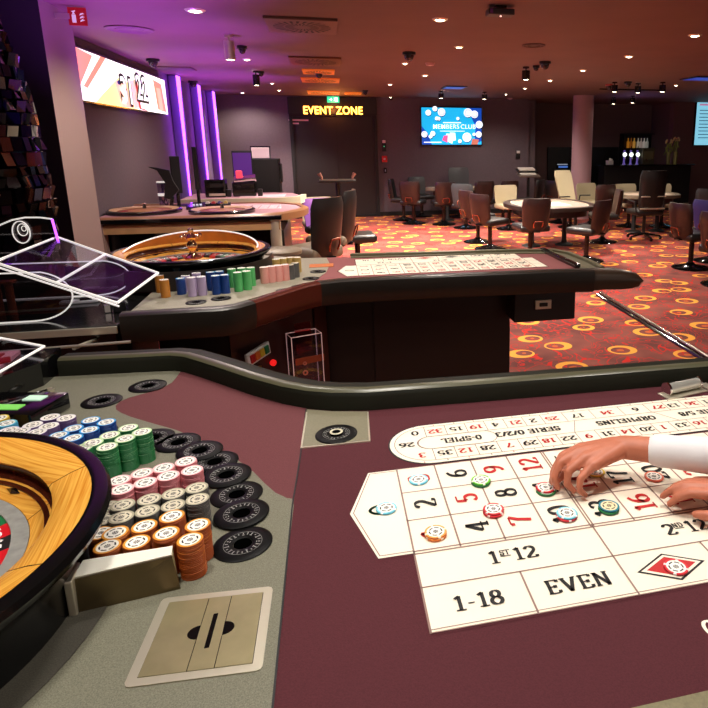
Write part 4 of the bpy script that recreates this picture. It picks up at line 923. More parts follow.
# inner second ridge and supporting side panels with curved edges
B1, B4 = Vector(A1) + Vector((-.25, -.1, -.16)), Vector(A4) + Vector((-.2, 0, -.16))
MB().slab([A4, A1, tuple(B1), tuple(B4)], .003).build('ridge_pane', m_acrv, ld, 0)
MB().tube([A4, tuple(Vector(A4) + Vector((.01, 0, -.03)))], .004, 6).tube([tuple(Vector(A4) + Vector((0, .02, -.025))), tuple(Vector(A3) + Vector((0, .02, -.02)))], .004, 6).build('edge_strip', m_edge, ld)
def dpanel(name, Y, x0, x1, z0, z1, label):
    e = empty(name, label, 'clear panel', ((x0 + x1) / 2, Y, z0), world=True)
    pts = [(x0, Y, z1)] + [(x1 - .16 + .16 * math.sin(math.radians(a)), Y, (z0 + z1) / 2 + (z1 - z0) / 2 * math.cos(math.radians(a))) for a in range(20, 181, 10)] + [(x0, Y, z0)]
    MB().slab(pts, .004).build('pane', acrylic('smoked_acrylic', (180, 175, 180), .14), e, 0)
    MB().tube(pts, .0032, 8).build('edge_strip', m_edge, e)
    return e
dpanel('clear_end_panel', 2.93, -1.9, -1.1, zc + .003, TH + .2, 'clear end panel with rounded bright edge on the black counter')
dpanel('clear_end_panel', 3.38, -1.8, -1.0, zc + .003, TH + .16, 'clear rear panel with rounded edge under the sloping lid')
# panel with spiral emblem
sw = empty('emblem_panel', 'clear curved panel bearing a white spiral emblem, above dealer counter', 'clear panel', (-1.55, 3.5, zc), world=True)
YP = 3.55; top = [ony(x, y, YP) for x, y in ((-30, 238), (-12, 229), (0, 225), (12, 220), (25, 217.5), (40, 217.5), (52, 219))]; rt_ = [ony(57, 237, YP)]
MB().slab(top + [(rt_[0][0], YP, zc), (top[0][0], YP, zc)], .005).build('pane', acrylic('emblem_acrylic', (200, 190, 195), .1), sw, 0)
MB().tube(top, .004, 8).build('edge_strip', m_edge, sw)
MB().tube([top[-1], rt_[0], (rt_[0][0] + .003, YP, rt_[0][2] - .03)], .006, 8).build('lit_edge', em('violet_edge', (190, 90, 255), 2.0), sw)
c_ = ony(22, 232, YP); sp_ = MB()
s1 = [(c_[0] + .038 * math.cos(t), YP - .008, c_[2] + .055 * math.sin(t)) for t in [2 * PI * k / 32 for k in range(32)]]; sp_.tube(s1, .003, 6, closed=True)
s2 = [(c_[0] + .008 + .022 * math.cos(t), YP - .008, c_[2] + .012 + .03 * math.sin(t)) for t in [2 * PI * k / 24 for k in range(24)]]; sp_.tube(s2, .0025, 6, closed=True)
s3 = [(c_[0] + .014 + .01 * math.cos(t), YP - .008, c_[2] + .018 + .013 * math.sin(t)) for t in [2 * PI * k / 16 for k in range(16)]]; sp_.tube(s3, .002, 6, closed=True)
sp_.build('emblem', m_edge, sw)
# small hardware on the counter top
hw = empty('counter_hardware', 'small pale holder with black clip lying on the dealer counter', 'holder', (-1.1, 3.2, zc), world=True)
c_ = onz(80, 303, zc); MB().box((c_[0], c_[1], zc + .008), (.16, .045, .014), .1, bev=.004).build('tray', m_white, hw, 0); MB().box((c_[0] + .03, c_[1], zc + .018), (.05, .03, .012), .1).build('clip', m_black, hw, 0)
c_ = onz(108, 312, zc); hc = empty('steel_clamp', 'steel clamp at the counter end next to the second table', 'clamp', (c_[0], c_[1], zc), world=True)
MB().box((c_[0], c_[1], zc + .02), (.03, .05, .04), .3, bev=.004).build('block', m_chrome, hc, 0); MB().box((c_[0] + .05, c_[1], zc + .025), (.05, .05, .05), .3, bev=.006).build('jaw', m_blk2, hc, 0)
# brown upright posts behind the covers
for k, (px, nm_) in enumerate(((5, 'outer'), (17, 'inner'))):
    c_ = ony(px, 312, 3.2); e = empty('copper_post', 'copper coloured post behind the clear panel, %s of a pair' % nm_, 'post', (c_[0] + .03, 3.1, zc))
    MB().cyl((0, 0, 0), .016, .14, 14).build('shaft', mat('copper', (196, 96, 56), .35, .2), e); MB().box((0, 0, .145), (.05, .05, .01), bev=.002).build('cap', mat('copper', (196, 96, 56), .35, .2), e, 0)
# mirrored mosaic column at the far left
mz = MB(); rm = random.Random(5)
YC = 4.35
prof_ = [(ony(px, py, YC)) for px, py in ((-12, 12), (2, 45), (14, 72), (25, 100), (32, 130), (38, 160), (44, 185), (50, 213), (52, 240))]
xc = prof_[-1][0] - .55
rowz = []
z_top = CEIL - .02
zz = .0
def rad_at(z):
    pp = sorted((q[2], q[0]) for q in prof_)
    if z <= pp[0][0]: return pp[0][1] - xc
    for (z0, x0), (z1, x1) in zip(pp, pp[1:]):
        if z0 <= z <= z1: return x0 + (x1 - x0) * (z - z0) / (z1 - z0) - xc
    return max(.12, pp[-1][1] - xc - (z - pp[-1][0]) * .3)
mz.lathe([(rad_at(z) - .03, z) for z in [k * .1 for k in range(int(CEIL / .1))]], (xc, YC, 0), 40, 0)
while zz < CEIL - .1:
    hgt = rm.choice((.05, .07, .085)); r_ = rad_at(zz); nn_ = max(10, int(2 * PI * r_ / .085))
    for k in range(nn_):
        a = 2 * PI * (k + rm.random() * .4) / nn_
        wd = rm.uniform(.05, .085)
        M = Matrix.Translation((xc + (r_ - .015) * math.cos(a), YC + (r_ - .015) * math.sin(a), zz + hgt / 2)) @ Matrix.Rotation(a, 4, 'Z') @ Matrix.Rotation(rm.uniform(-.35, .35), 4, 'Z') @ Matrix.Rotation(rm.uniform(-.4, .4), 4, 'Y')
        t = bmesh.new(); bmesh.ops.create_cube(t, size=1); bmesh.ops.scale(t, vec=(.025, wd, hgt * .92), verts=t.verts); bmesh.ops.transform(t, matrix=M, verts=t.verts)
        mz.merge(t, rm.choice((0, 0, 0, 0, 1, 1, 2, 3)))
    zz += hgt
mc = mz.build('mosaic_column', [mat('mirror_dark', (30, 26, 30), .12, .8), mat('mirror_blue', (50, 52, 90), .1, .9), mat('mirror_brown', (96, 58, 44), .15, .7), mat('mirror_silver', (170, 165, 160), .1, 1)], None, 0)
tag(mc, 'tall tapering column clad in dark mirrored mosaic tiles', 'column')
c_ = ony(6, 203, 3.9); c_ = (c_[0], 3.7, c_[2]); pb = empty('wood_panel_box', 'reddish wooden sloping box beside the mosaic column', 'box', (c_[0] - .1, 3.9, 0), world=True)
MB().slab([(c_[0] - .5, 3.6, c_[2] - .06), (c_[0] + .06, 3.6, c_[2] - .02), (c_[0] + .08, 3.68, c_[2] + .06), (c_[0] - .5, 3.68, c_[2] + .04)], .02).build('top_panel', mat('box_wood', (120, 60, 44), .35, noise=.2, nscale=10), pb, 0)
MB().box((c_[0] - .22, 3.64, (c_[2] - .06) / 2), (.5, .06, c_[2] - .06)).build('body', m_mahog, pb, 0)
# ------------------------------------------------------------------ third table (bar-fronted) with terminals
b3 = empty('bar_table', 'long bar-fronted gaming table with steel leg, carrying wheels, near left wall', 'table', (-1.4, 7, 0), world=True)
YB = 6.62
MB().box((-1.42, YB + .05, TH - .02), (1.84, .16, .04), bev=.006).build('bar_top', m_black, b3, 0)
MB().box((-1.42, YB + .03, TH - .1), (1.8, .06, .085)).build('fascia', mat('fascia_beige', (176, 138, 96), .45, noise=.15, nscale=6), b3, 0)
MB().box((-1.42, YB + .16, TH - .36), (1.78, .04, .42)).build('modesty_panel', m_black, b3, 0)
for x in (-.57,):
    MB().cyl((x, YB + .04, 0), .055, TH - .04, 20).build('leg', m_steel, b3)
    MB().cyl((x, YB + .04, 0), .09, .02, 24).build('leg_base', m_steel, b3)
MB().box((-2.2, YB + .05, (TH - .04) / 2), (.12, .12, TH - .04)).build('leg', mat('leg_pale', (140, 118, 112), .6), b3, 0)
tp = [(-2.25, YB + .12), (-.75, YB + .12), (-.52, YB + .25), (-.38, YB + .5), (-.34, YB + .8), (-.42, YB + 1.1), (-.62, YB + 1.32), (-.9, YB + 1.42), (-2.25, YB + 1.42)]
MB().prism(tp, TH - .05, TH).build('playing_surface', mat('cloth_rose', (176, 130, 140), .8), b3, 0)
MB().sweep([(x, y) for x, y in tp], [(-.01, TH - .08), (-.01, TH + .012), (-.05, TH + .016), (-.08, TH), (-.08, TH - .07)]).build('padded_rail', mat('rail_tan', (150, 104, 70), .35), b3, 50)
MB().prism([(-1.25, YB + .75), (-.55, YB + .7), (-.58, YB + 1.15), (-1.2, YB + 1.25)], TH, TH + .003).build('betting_layout', mat('layout_rose', (226, 190, 200), .6), b3, 0)
ln = MB()
for k in range(7): ln.box((-1.2 + .1 * k, YB + .95, TH + .004), (.006, .42, .002))
for k in range(4): ln.box((-.9, YB + .78 + .12 * k, TH + .004), (.66, .006, .002))
ln.build('layout_lines', mat('layout_dark', (120, 60, 80), .6), b3, 0)
MB().box((-1.3, YB + .5, .4), (1.6, .7, .8)).build('cabinet', m_darkbase, b3, 0)
def flat_wheel(label, c, r=.41):
    e = empty('casino_roulette', label, 'roulette wheel', (c[0], c[1], TH))
    MB().lathe([(.0, 0), (r, 0), (r, .03), (r - .02, .04), (r - .06, .035), (r - .08, .02), (0, .015)], seg=48).build('bowl', m_black, e)
    MB().lathe([(r - .03, .042), (r - .1, .03), (r - .1, .022), (r - .03, .03), (r - .03, .042)], seg=48).build('rim', mat('rim_pale', (212, 170, 130), .35), e)
    MB().lathe([(r - .11, .022), (r - .2, .026), (0.02, .045), (0, .045)], seg=37, mi=[1, 0, 0]).build('rotor', [mat('rotor_tan', (180, 120, 80), .35), mat('rotor_red', (150, 40, 40), .4)], e)
    MB().lathe([(0, .04), (.02, .045), (.012, .09), (.022, .1), (0, .11)], seg=16).build('turret', m_chrome, e)
    return e
flat_wheel('flat roulette wheel at the wall end of the bar table', (-1.92, YB + .62), .36)
flat_wheel('flat roulette wheel in middle of bar table before dark terminal', (-1.13, YB + .46), .33)
def monitor(name, label, base, h, w, sh, yaw, screen_m, tiltz=0, keypad=False):
    e = empty(name, label, 'monitor', base, yaw)
    MB().box((0, 0, .008), (.2, .16, .016), bev=.004).build('base', m_black, e, 0)
    MB().tube([(0, .02, .015), (0, .02, h)], .02, 10).build('pole', m_black, e)
    MB().box((0, -.01, h), (w, .035, sh), bev=.008, rx=tiltz).build('screen', m_blackm, e, 0)
    if screen_m: MB().box((0, -.03, h), (w * .9, .004, sh * .88), rx=tiltz).build('display', screen_m, e, 0)
    return e
zt = TH
c_ = onz(185, 207, TH + .0); monitor('table_terminal', 'black terminal screen seen from behind on bar table, beside clear cup', (c_[0] - .08, c_[1] + .1, TH), .36, .1, .42, .3, None)
monitor('table_terminal', 'slim black monitor on a pole facing the violet lit wall', (c_[0] + .09, c_[1] + .35, TH), .42, .05, .5, .2, None)
sb_ = MB(); e = empty('swivel_screen', 'curved black swivel screen leaning over the bar table', 'monitor', (c_[0] - .12, c_[1] - .1, TH))
MB().cyl((0, 0, 0), .06, .012, 18).build('base', m_black, e); MB().tube([(0, 0, .01), (.02, 0, .12), (-.02, .0, .22)], .02, 8).build('arm', m_black, e)
pts_ = [(-.19, -.02, .46), (-.1, -.02, .45), (.02, -.02, .42), (.05, -.02, .3), (.1, -.02, .2), (-.0, -.02, .1), (-.06, -.02, .12), (-.03, -.02, .28), (-.1, -.02, .42)]
MB().slab(pts_, .035).build('screen', m_blackm, e, 0)
c_ = onz(165, 206, TH); e = empty('clear_cup', 'tall clear tumbler standing on the bar table', 'cup', (c_[0], c_[1] - .02, TH))
MB().lathe([(0, 0), (.05, 0), (.055, .28), (.051, .28), (.046, .012), (0, .012)], seg=24).build('glass', acrylic('cup_glass', (225, 215, 235), .25), e); MB().lathe([(.052, .12), (.056, .12), (.056, .15), (.052, .15), (.052, .12)], seg=24).build('band', m_edge, e); MB().lathe([(.054, .27), (.058, .27), (.058, .285), (.054, .285), (.054, .27)], seg=24).build('band', m_edge, e)
c_ = onz(210, 202, TH); e = empty('keypad', 'small keypad with lit keys on bar table', 'keypad', (c_[0], 7.5, TH), .2)
MB().box((0, 0, .02), (.2, .14, .04), bev=.008, rx=.15).build('body', m_black, e, 0)
kk = MB()
for i in range(3):
    for j in range(2): kk.box((-.02 + .035 * i, -.02 + .05 * j, .043 + .006 * j), (.025, .03, .006))
kk.build('keys', mat('keys_pale', (215, 220, 225), .4, emit=(220, 230, 255), es=.3), e, 0)
c_ = onz(232, 198, TH); e = empty('chip_tray', 'dark chip tray beside the keypad on the bar table', 'tray', (c_[0], 7.72, TH), .1)
MB().box((0, 0, .02), (.3, .12, .04), bev=.006).build('body', m_black, e, 0)
for k in range(4): MB().tube([(-.1 + .065 * k, -.04, .042), (-.1 + .065 * k, .04, .042)], .022, 10).build('chip_roll', mat('roll_%d' % k, ((220, 210, 200), (190, 60, 60), (70, 80, 150), (210, 180, 90))[k], .4), e)
# fourth table further back, with screens
t4 = empty('gaming_table', 'pale-edged gaming table with layout beneath the row of terminals', 'table', (-.95, 9.3, 0), world=True)
p4 = [(-1.9, 8.75), (-.75, 8.7), (-.5, 8.85), (-.44, 9.2), (-.55, 9.6), (-.8, 9.75), (-1.9, 9.8)]
MB().prism(p4, TH - .06, TH).build('playing_surface', mat('cloth_rose', (176, 130, 140), .8), t4, 0)
MB().sweep([(-1.9, 8.72), (-.72, 8.68), (-.46, 8.83), (-.4, 9.2)], [(0, TH - .09), (0, TH + .01), (-.06, TH + .012), (-.06, TH - .09)]).build('padded_rail', mat('rail_pale', (206, 200, 172), .4), t4, 50)
MB().prism([(-1.2, 8.95), (-.62, 8.95), (-.62, 9.4), (-1.2, 9.45)], TH, TH + .003).build('betting_layout', mat('layout_rose', (226, 190, 200), .6), t4, 0)
MB().box((-1.15, 9.25, .44), (1.1, .6, .88)).build('cabinet', m_darkbase, t4, 0)
c_ = ony(243, 168, 9.9); monitor('touch_terminal', 'upright touch terminal with pink and violet display near violet strips', (c_[0], 9.9, 0), c_[2], .28, .5, .0, em('violet_screen', (70, 30, 110), .6))
c_ = ony(262, 170, 10.4); e = empty('black_console', 'large black console box with pale sheet on top, near the back wall', 'console', (c_[0], 10.5, 0))
MB().box((0, 0, .72), (.52, .4, 1.44), bev=.01).build('body', m_blackm, e, 0); MB().box((.26, -.05, 1.22), (.07, .25, .3), bev=.02).build('side_pod', m_black, e, 0)
MB().box((-.02, .05, 1.53), (.27, .03, .17), rx=-.3, bev=.004).build('screen_panel', mat('console_sheet', (226, 190, 196), .4, emit=(255, 220, 225), es=.25), e, 0)
MB().box((-.02, .07, 1.535), (.3, .02, .2), rx=-.3).build('screen_back', m_black, e, 0)
c_ = onz(252, 192, TH); e = empty('card_machine', 'cluttered black and silver card machine with red lamp on fourth table', 'machine', (c_[0], 9.15, TH))
MB().box((0, 0, .1), (.3, .2, .2), bev=.02).build('body', m_black, e, 0); MB().tube([(-.12, -.05, .22), (.16, -.05, .25)], .05, 12).build('drum', m_chrome, e); MB().box((-.05, -.08, .3), (.08, .05, .1), bev=.01).build('lamp', em('red_lamp2', (220, 60, 80), .9), e, 0)
for s_ in (-1, 1): MB().box((s_ * .2, -.05, .05), (.06, .08, .1), bev=.01).build('foot_block', m_blk2, e, 0)
c_ = onz(223, 196, TH); e = empty('black_printer', 'small black ticket printer at wall end of the fourth table', 'printer', (-1.5, 9.1, TH)); MB().box((0, 0, .12), (.26, .2, .24), bev=.015).build('body', m_black, e, 0); MB().box((.02, -.105, .16), (.16, .01, .05)).build('slot', m_blk2, e, 0); MB().box((.02, -.1, .04), (.2, .03, .03)).build('tray', m_steel, e, 0)
# pilasters on the left wall, violet uplight beams painted as glowing strips
m_pil = mat('pilaster_paint', (120, 100, 140), .6)
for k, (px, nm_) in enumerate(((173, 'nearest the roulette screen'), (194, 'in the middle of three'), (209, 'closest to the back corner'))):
    c_ = onx(px, 130, LEFT); e = empty('uplit_pilaster', 'slim wall pilaster with painted violet light beam, ' + nm_, 'light', (LEFT, c_[1], 0))
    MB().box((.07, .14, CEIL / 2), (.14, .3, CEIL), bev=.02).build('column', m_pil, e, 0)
    MB().slab([(.145, -.03, .75), (.145, .01, .75), (.145, .1, CEIL - .02), (.145, -.12, CEIL - .02)], .012).build('painted_beam', m_beam, e, 0)
# ------------------------------------------------------------------ chairs
m_lea = mat('leather_brown', (44, 23, 21), .34, noise=.2, nscale=8); m_leab = mat('leather_black', (26, 22, 22), .35); m_beige = mat('upholstery_beige', (160, 148, 120), .6); m_violet = mat('upholstery_violet', (120, 70, 150), .5); m_seatg = mat('seat_grey', (112, 100, 84), .45); m_slate = mat('upholstery_slate', (56, 58, 62), .5); m_navy = mat('upholstery_navy', (44, 36, 96), .5)
def pad(mb, w0, w1, z0, z1, y0, y1, t, mi=0):
    """curved upholstered back: width w0 at the foot to w1 at the top, wrapping slightly forward"""
    nx, nz = 9, 8; F, Bk = [], []
    for j in range(nz + 1):
        v = j / nz; z = z0 + (z1 - z0) * v; w = w0 + (w1 - w0) * v
        if v > .8: w *= 1 - .14 * ((v - .8) / .2) ** 2
        if v < .15: w *= 1 - .12 * ((.15 - v) / .15) ** 2
        fr_, bk_ = [], []
        for i in range(nx + 1):
            u = i / nx * 2 - 1; x = u * w / 2; y = y0 + (y1 - y0) * v - .05 * u * u
            tt = t * (1 - .55 * abs(u) ** 4) * (1 - .5 * abs(2 * v - 1) ** 5)
            fr_.append(mb.bm.verts.new((x, y - tt / 2, z))); bk_.append(mb.bm.verts.new((x, y + tt / 2, z)))
        F.append(fr_); Bk.append(bk_)
    def q(a, b, c, d): f = mb.bm.faces.new((a, b, c, d)); f.material_index = mi
    for j in range(nz):
        for i in range(nx): q(F[j][i], F[j][i + 1], F[j + 1][i + 1], F[j + 1][i]); q(Bk[j][i + 1], Bk[j][i], Bk[j + 1][i], Bk[j + 1][i + 1])
        q(Bk[j][0], F[j][0], F[j + 1][0], Bk[j + 1][0]); q(F[j][nx], Bk[j][nx], Bk[j + 1][nx], F[j + 1][nx])
    for i in range(nx): q(Bk[0][i], Bk[0][i + 1], F[0][i + 1], F[0][i]); q(F[nz][i], F[nz][i + 1], Bk[nz][i + 1], Bk[nz][i])
    return mb
def make_chair(label, group, mback, mseat, tall=False, tub=False):
    e = empty('casino_chair', label, 'chair', group=group)       # faces -y: its back is at +y
    MB().lathe([(0, 0), (.25, 0), (.255, .012), (.24, .024), (.12, .05), (.06, .07), (.045, .09), (0, .09)], seg=32).build('base', mat('base_black', (14, 14, 15), .1, .5, coat=.5), e, 50)
    MB().cyl((0, 0, .07), .035, .38, 16).cyl((0, 0, .4), .07, .05, 16).build('pedestal', mat('pedestal_dark', (40, 26, 22), .25, .4), e, 50)
    MB().box((0, 0, .49), (.47, .46, .11), bev=.04, seg=3).build('seat', mseat, e, 60)
    if tub: pad(MB(), .44, .52, .5, .92, .2, .24, .07).build('backrest', mback, e, 60)
    else: pad(MB(), .38, .46, .46, .97, .23, .3, .085).build('backrest', mback, e, 60)
    MB().tube([(-.06, .29, .52), (-.075, .31, .57), (-.06, .325, .62), (.06, .325, .62), (.075, .31, .57), (.06, .29, .52)], .01, 8).build('grip', mat('grip_copper', (170, 110, 90), .2, 1), e)
    MB().box((0, .2, .45), (.1, .16, .03), bev=.008).build('back_bracket', m_black, e, 0)
    return e
PROTO = {}
def place(kind, px, py, rz, label, group):
    x, y, _ = onz(px, py, 0)
    if kind not in PROTO:
        mb_, ms_, tub = {'brown': (m_lea, m_leab, False), 'black': (m_leab, m_leab, False), 'beige': (m_beige, m_beige, True), 'violet': (m_violet, m_leab, True), 'greyseat': (m_leab, m_seatg, False), 'navy': (m_navy, m_leab, False), 'slate': (m_slate, m_leab, False)}[kind]
        e = make_chair(label, group, mb_, ms_, tub=tub); e.location = (x, y, 0); e.rotation_euler = (0, 0, rz); e.scale = (1, 1, .93); PROTO[kind] = e; return e
    return dup(PROTO[kind], (x, y, 0), rz, label, group)
R = math.radians
# rz=0: the chair's back is toward +Y (it faces the camera); rz=180: we see its back
GA = 'chairs round the poker table under the screen'
place('black', 404, 220, R(75), 'black chair turned sideways at doors end of the table under screen', GA)
place('brown', 414, 223.5, R(155), 'brown chair second from the doors, at table under screen', GA)
place('brown', 444, 224.5, R(180), 'brown chair directly below the MEMBERS CLUB screen, its back showing', GA)
place('slate', 422, 216.5, R(20), 'slate chair behind table under screen, nearest the doors', GA)
place('brown', 480, 223, R(190), 'brown chair below the lower corner of MEMBERS CLUB screen', GA)
place('brown', 503, 222, R(200), 'brown chair at column end of the table under screen', GA)
place('black', 529, 221, R(230), 'dark chair between table under screen and the grey stand', GA)
GB = 'chairs round the middle poker table'
place('slate', 466, 228, R(150), 'slate-topped chair partly behind the overlapping pair of brown chairs', GB)
place('brown', 478, 242, R(110), 'brown chair at rear of the overlapping pair, middle poker table', GB)
place('brown', 490, 249, R(120), 'brown chair in front of the overlapping pair, middle poker table', GB)
place('brown', 530, 257, R(183), 'brown chair with copper grip, its back facing us, middle table', GB)
place('brown', 586, 261, R(215), 'brown chair beyond the tip of the second roulette table', GB)
place('brown', 602, 242, R(255), 'brown chair seen edge-on between middle table and bar table', GB)
place('beige', 509, 229, R(10), 'beige tub chair on far side of the middle poker table', GB)
GC = 'chairs round the poker table by the bar'
place('beige', 628, 226.5, R(5), 'beige tub chair in front of bar, on beer taps side', GC)
place('beige', 661, 226.5, R(-5), 'beige tub chair in front of bar, beneath the lilies', GC)
place('brown', 597, 230, R(190), 'brown chair just beyond the tall beige dealer chair', GC)
place('beige', 590, 225, R(15), 'beige tub chair standing behind the round column foot', GC)
place('black', 559, 222.5, R(120), 'dark red and black chair at column foot, beside grey stand', GC)
place('beige', 570, 227.5, R(60), 'pale tub chair at the column, behind the tall beige chair', GC)
place('brown', 690, 268, R(100), 'brown chair with large black disc base at the photo edge', GC)
place('navy', 711, 261, R(120), 'blue-violet backed chair behind the brown edge chair', GC)
place('brown', 722, 285, R(115), 'brown chair cut off by the picture edge', GC)
place('slate', 702, 238, R(160), 'slate chair at wall end of the bar poker table', GC)
GD = 'chairs at the round end of the bar table'
def at(kind, x, y, rz, label, group):
    px_ = None
    if kind in PROTO: return dup(PROTO[kind], (x, y, 0), rz, label, group)
    mb_, ms_, tub = {'violet': (m_violet, m_leab, True), 'greyseat': (m_leab, m_seatg, False)}[kind]
    e = make_chair(label, group, mb_, ms_, tub=tub); e.location = (x, y, 0); e.rotation_euler = (0, 0, rz); e.scale = (1, 1, 1.19 if kind == 'greyseat' else 1); PROTO[kind] = e; return e
at('greyseat', -.22, 6.65, R(228), 'dark chair with copper grip nearest us at the bar table', GD)
at('greyseat', -.04, 7.5, R(256), 'dark chair seen edge-on behind the nearest bar table chair', GD)
at('violet', -.1, 8.98, R(20), 'violet tub chair beyond the round end of the bar table', GD)
at('violet', .3, 8.2, R(95), 'violet chair showing behind the edge-on dark chair', GD)
at('beige', -.2, 9.95, R(10), 'pale tub chair behind the violet one, before the doors', GD)
def stool(x, y, h, label):
    e = empty('round_stool', label, 'stool', (x, y, 0), group='stools in front of the bar table')
    MB().lathe([(0, h - .03), (.14, h - .03), (.2, h), (.2, h + .03), (.17, h + .045), (0, h + .05)], seg=32).build('seat', m_seatg, e); MB().cyl((0, 0, .02), .035, h - .04, 14).build('pedestal', m_blk2, e); MB().cyl((0, 0, 0), .2, .025, 28, r2=.17).build('base', m_black, e)
stool(-.2, 5.7, .6, 'low round stool with pale cushion beside the steel table leg'); stool(-.5, 6.15, .66, 'round stool with pale cushion further behind, under the round table end')
# tall dealer chairs
def dealer_chair(name, px, py, rz, label, m, h=1.2, w=.5, star=True, lean=.08):
    x, y, _ = onz(px, py, 0); e = empty(name, label, 'chair', (x, y, 0), rz)
    if star:
        sb_ = MB()
        for k in range(5):
            a = 2 * PI * k / 5 + .3; sb_.tube([(0, 0, .1), (.3 * math.cos(a), .3 * math.sin(a), .06)], [.025, .015], 8)
        sb_.build('star_base', m_black, e)
        for k in range(5):
            a = 2 * PI * k / 5 + .3; MB().ell((.3 * math.cos(a), .3 * math.sin(a), .03), (.03, .03, .03)).build('caster', m_black, e)
    if not star: MB().lathe([(0, 0), (.27, 0), (.27, .02), (.1, .05), (.03, .09), (0, .09)], seg=28).build('base', m_black, e)
    MB().cyl((0, 0, .08), .03, .36, 14).build('pedestal', m_blk2, e); MB().box((0, 0, .49), (.5, .48, .1), bev=.035, seg=3).build('seat', m if m != m_beige else m_beige, e, 60)
    pad(MB(), w * .88, w, .52, h, .24, .24 + lean, .07).build('backrest', m, e, 60)
    if star: MB().box((0, .29, .78), (w * .9, .02, .02), bev=.004).box((0, .27, .57), (w * .9, .03, .025), bev=.004).build('back_trim', m_steel, e, 0)
    for s_ in (-1, 1): MB().tube([(s_ * .26, .18, .5), (s_ * .28, .16, .68), (s_ * .28, -.1, .7)], .014, 8).build('armrest', m_blk2, e)
    return e
dealer_chair('office_chair', 643, 239, R(180), 'tall black office chair with star base before the bar poker table', m_leab, 1.22, .52)
dealer_chair('dealer_chair', 575, 232, R(25), 'tall beige high-backed chair leaning behind the middle poker table', m_beige, 1.16, .46, False, .2)
dealer_chair('dealer_chair', 461, 217, R(0), 'tall black high-backed chair behind the table under the screen', m_slate, 1.12, .5, False)
# ------------------------------------------------------------------ poker tables
def poker_table(label, c, rx, ry, h, rot, surf, rim):
    e = empty('poker_table', label, 'table', (c[0], c[1], 0), rot)
    n = 56; se = lambda k, s_=1: [(s_ * k * rx * abs(math.cos(t)) ** .8 * (1 if math.cos(t) >= 0 else -1), s_ * (ry - rx + k * rx) * abs(math.sin(t)) ** .8 * (1 if math.sin(t) >= 0 else -1)) for t in [2 * PI * i / n for i in range(n)]]
    MB().prism(se(.86), h - .03, h - .004).build('playing_surface', surf, e, 0)
    MB().sweep(se(1.0), [(0, h - .05), (-.0, h + .005), (.03, h + .018), (.1, h + .012), (.13, h - .004), (.13, h - .05)], closed=True).build('padded_rail', rim, e, 50)
    MB().sweep(se(.84), [(0, h - .004), (0, h + .006), (.02, h + .006), (.02, h - .004)], closed=True).build('inlay_band', m_steel, e, 50)
    MB().prism(se(.8), h - .16, h - .05).build('apron', m_lea, e, 0)
    for s_ in (-1, 1):
        MB().lathe([(0, 0), (.16, 0), (.15, .02), (.05, .05), (.04, .1), (.04, h - .16), (0, h - .16)], (s_ * rx * .4, 0, 0), 20).build('leg', m_blackm, e)
    MB().box((.1 * rx, -.1 * ry, h - .001), (.5 * rx, .6 * ry, .006), .1).build('layout_sheet', mat('poker_sheet', (216, 204, 186), .6), e, 0)
    return e
m_felt = mat('felt_taupe', (124, 104, 94), .8); m_rimd = mat('rim_dark', (46, 34, 30), .3); m_felt2 = mat('felt_pale', (190, 170, 150), .7)
c_ = ony(460, 187, 12.9); poker_table('poker table under the bright screen, ringed by dark chairs', (2.8, 13.55), .8, .3, .72, 0, m_felt2, m_seatg)
poker_table('oval middle poker table with pale sheet and dark padded rim', (3.5, 9.8), .72, .85, .7, 0, m_felt, m_rimd)
poker_table('poker table in front of the bar with pale top', (5.9, 10.95), .62, .5, .72, .0, m_felt2, m_seatg)
# grey stand (podium) by the wall corner
c_ = onz(541, 222, 0); e = empty('podium_stand', 'slim stand with two tiers of pale leaflets beside the column', 'stand', (4.45, 13.9, 0))
MB().box((0, 0, .45), (.05, .05, .9)).build('post', m_blk2, e, 0); MB().cyl((0, 0, 0), .2, .02, 24).build('base', m_black, e)
MB().box((0, 0, .95), (.5, .3, .02), rx=.25).build('shelf', mat('stand_tan', (104, 86, 76), .5), e, 0); MB().box((0, .12, 1.05), (.48, .26, .02), rx=.25).build('shelf', m_blk2, e, 0)
for y_, z_ in ((-.02, .985), (.1, 1.085)): MB().box((-.02, y_, z_), (.38, .2, .025), rx=.25).build('leaflet_pile', mat('leaflet_grey', (196, 188, 178), .6), e, 0)
# ------------------------------------------------------------------ bar
b_ = ony(640, 178, 14.9)
br = empty('bar_counter', 'long black bar counter beneath the taps and lilies', 'bar', (6.2, 14.6, 0), world=True)
bx0, bx1 = ony(604, 174, 14.4)[0], ony(689, 180, 14.4)[0]; BZ = 1.12
MB().box(((bx0 + bx1) / 2, 14.55, BZ / 2), (bx1 - bx0, .4, BZ), bev=.01).build('front', m_blackm, br, 0)
MB().box(((bx0 + bx1) / 2, 14.5, BZ + .015), (bx1 - bx0 + .06, .55, .03), bev=.006).build('worktop', m_black, br, 0)
MB().box(((bx0 + bx1) / 2, 14.34, .14), (bx1 - bx0, .02, .06)).build('kick_strip', m_steel, br, 0)
# black back panel on the recess wall
c0, c1 = ony(548, 152, BARY - .05), ony(625, 152, BARY - .05)
bp_ = MB().box(((c0[0] + c1[0]) / 2, BARY - .036, .78), (c1[0] - c0[0], .06, 1.56)).build('bar_panelling', mat('panel_black', (14, 14, 15), .35), None, 0); tag(bp_, 'low black panelling along the recess wall behind the column', 'panel')
c_ = ony(563, 166, BARY - .09); e = empty('back_bar_screen', 'small blue-lit display on the black panelling beside column', 'display', (c_[0], BARY - .06, c_[2])); MB().box((0, -.02, 0), (.36, .04, .16), bev=.004).build('casing', m_black, e, 0); MB().box((0, -.043, -.02), (.26, .006, .05)).build('lit_bar', em('bar_blue', (70, 110, 190), .8), e, 0)
MB().box((-.02, -.043, .045), (.3, .006, .015)).build('lit_line', em('bar_white', (190, 200, 215), .6), e, 0)
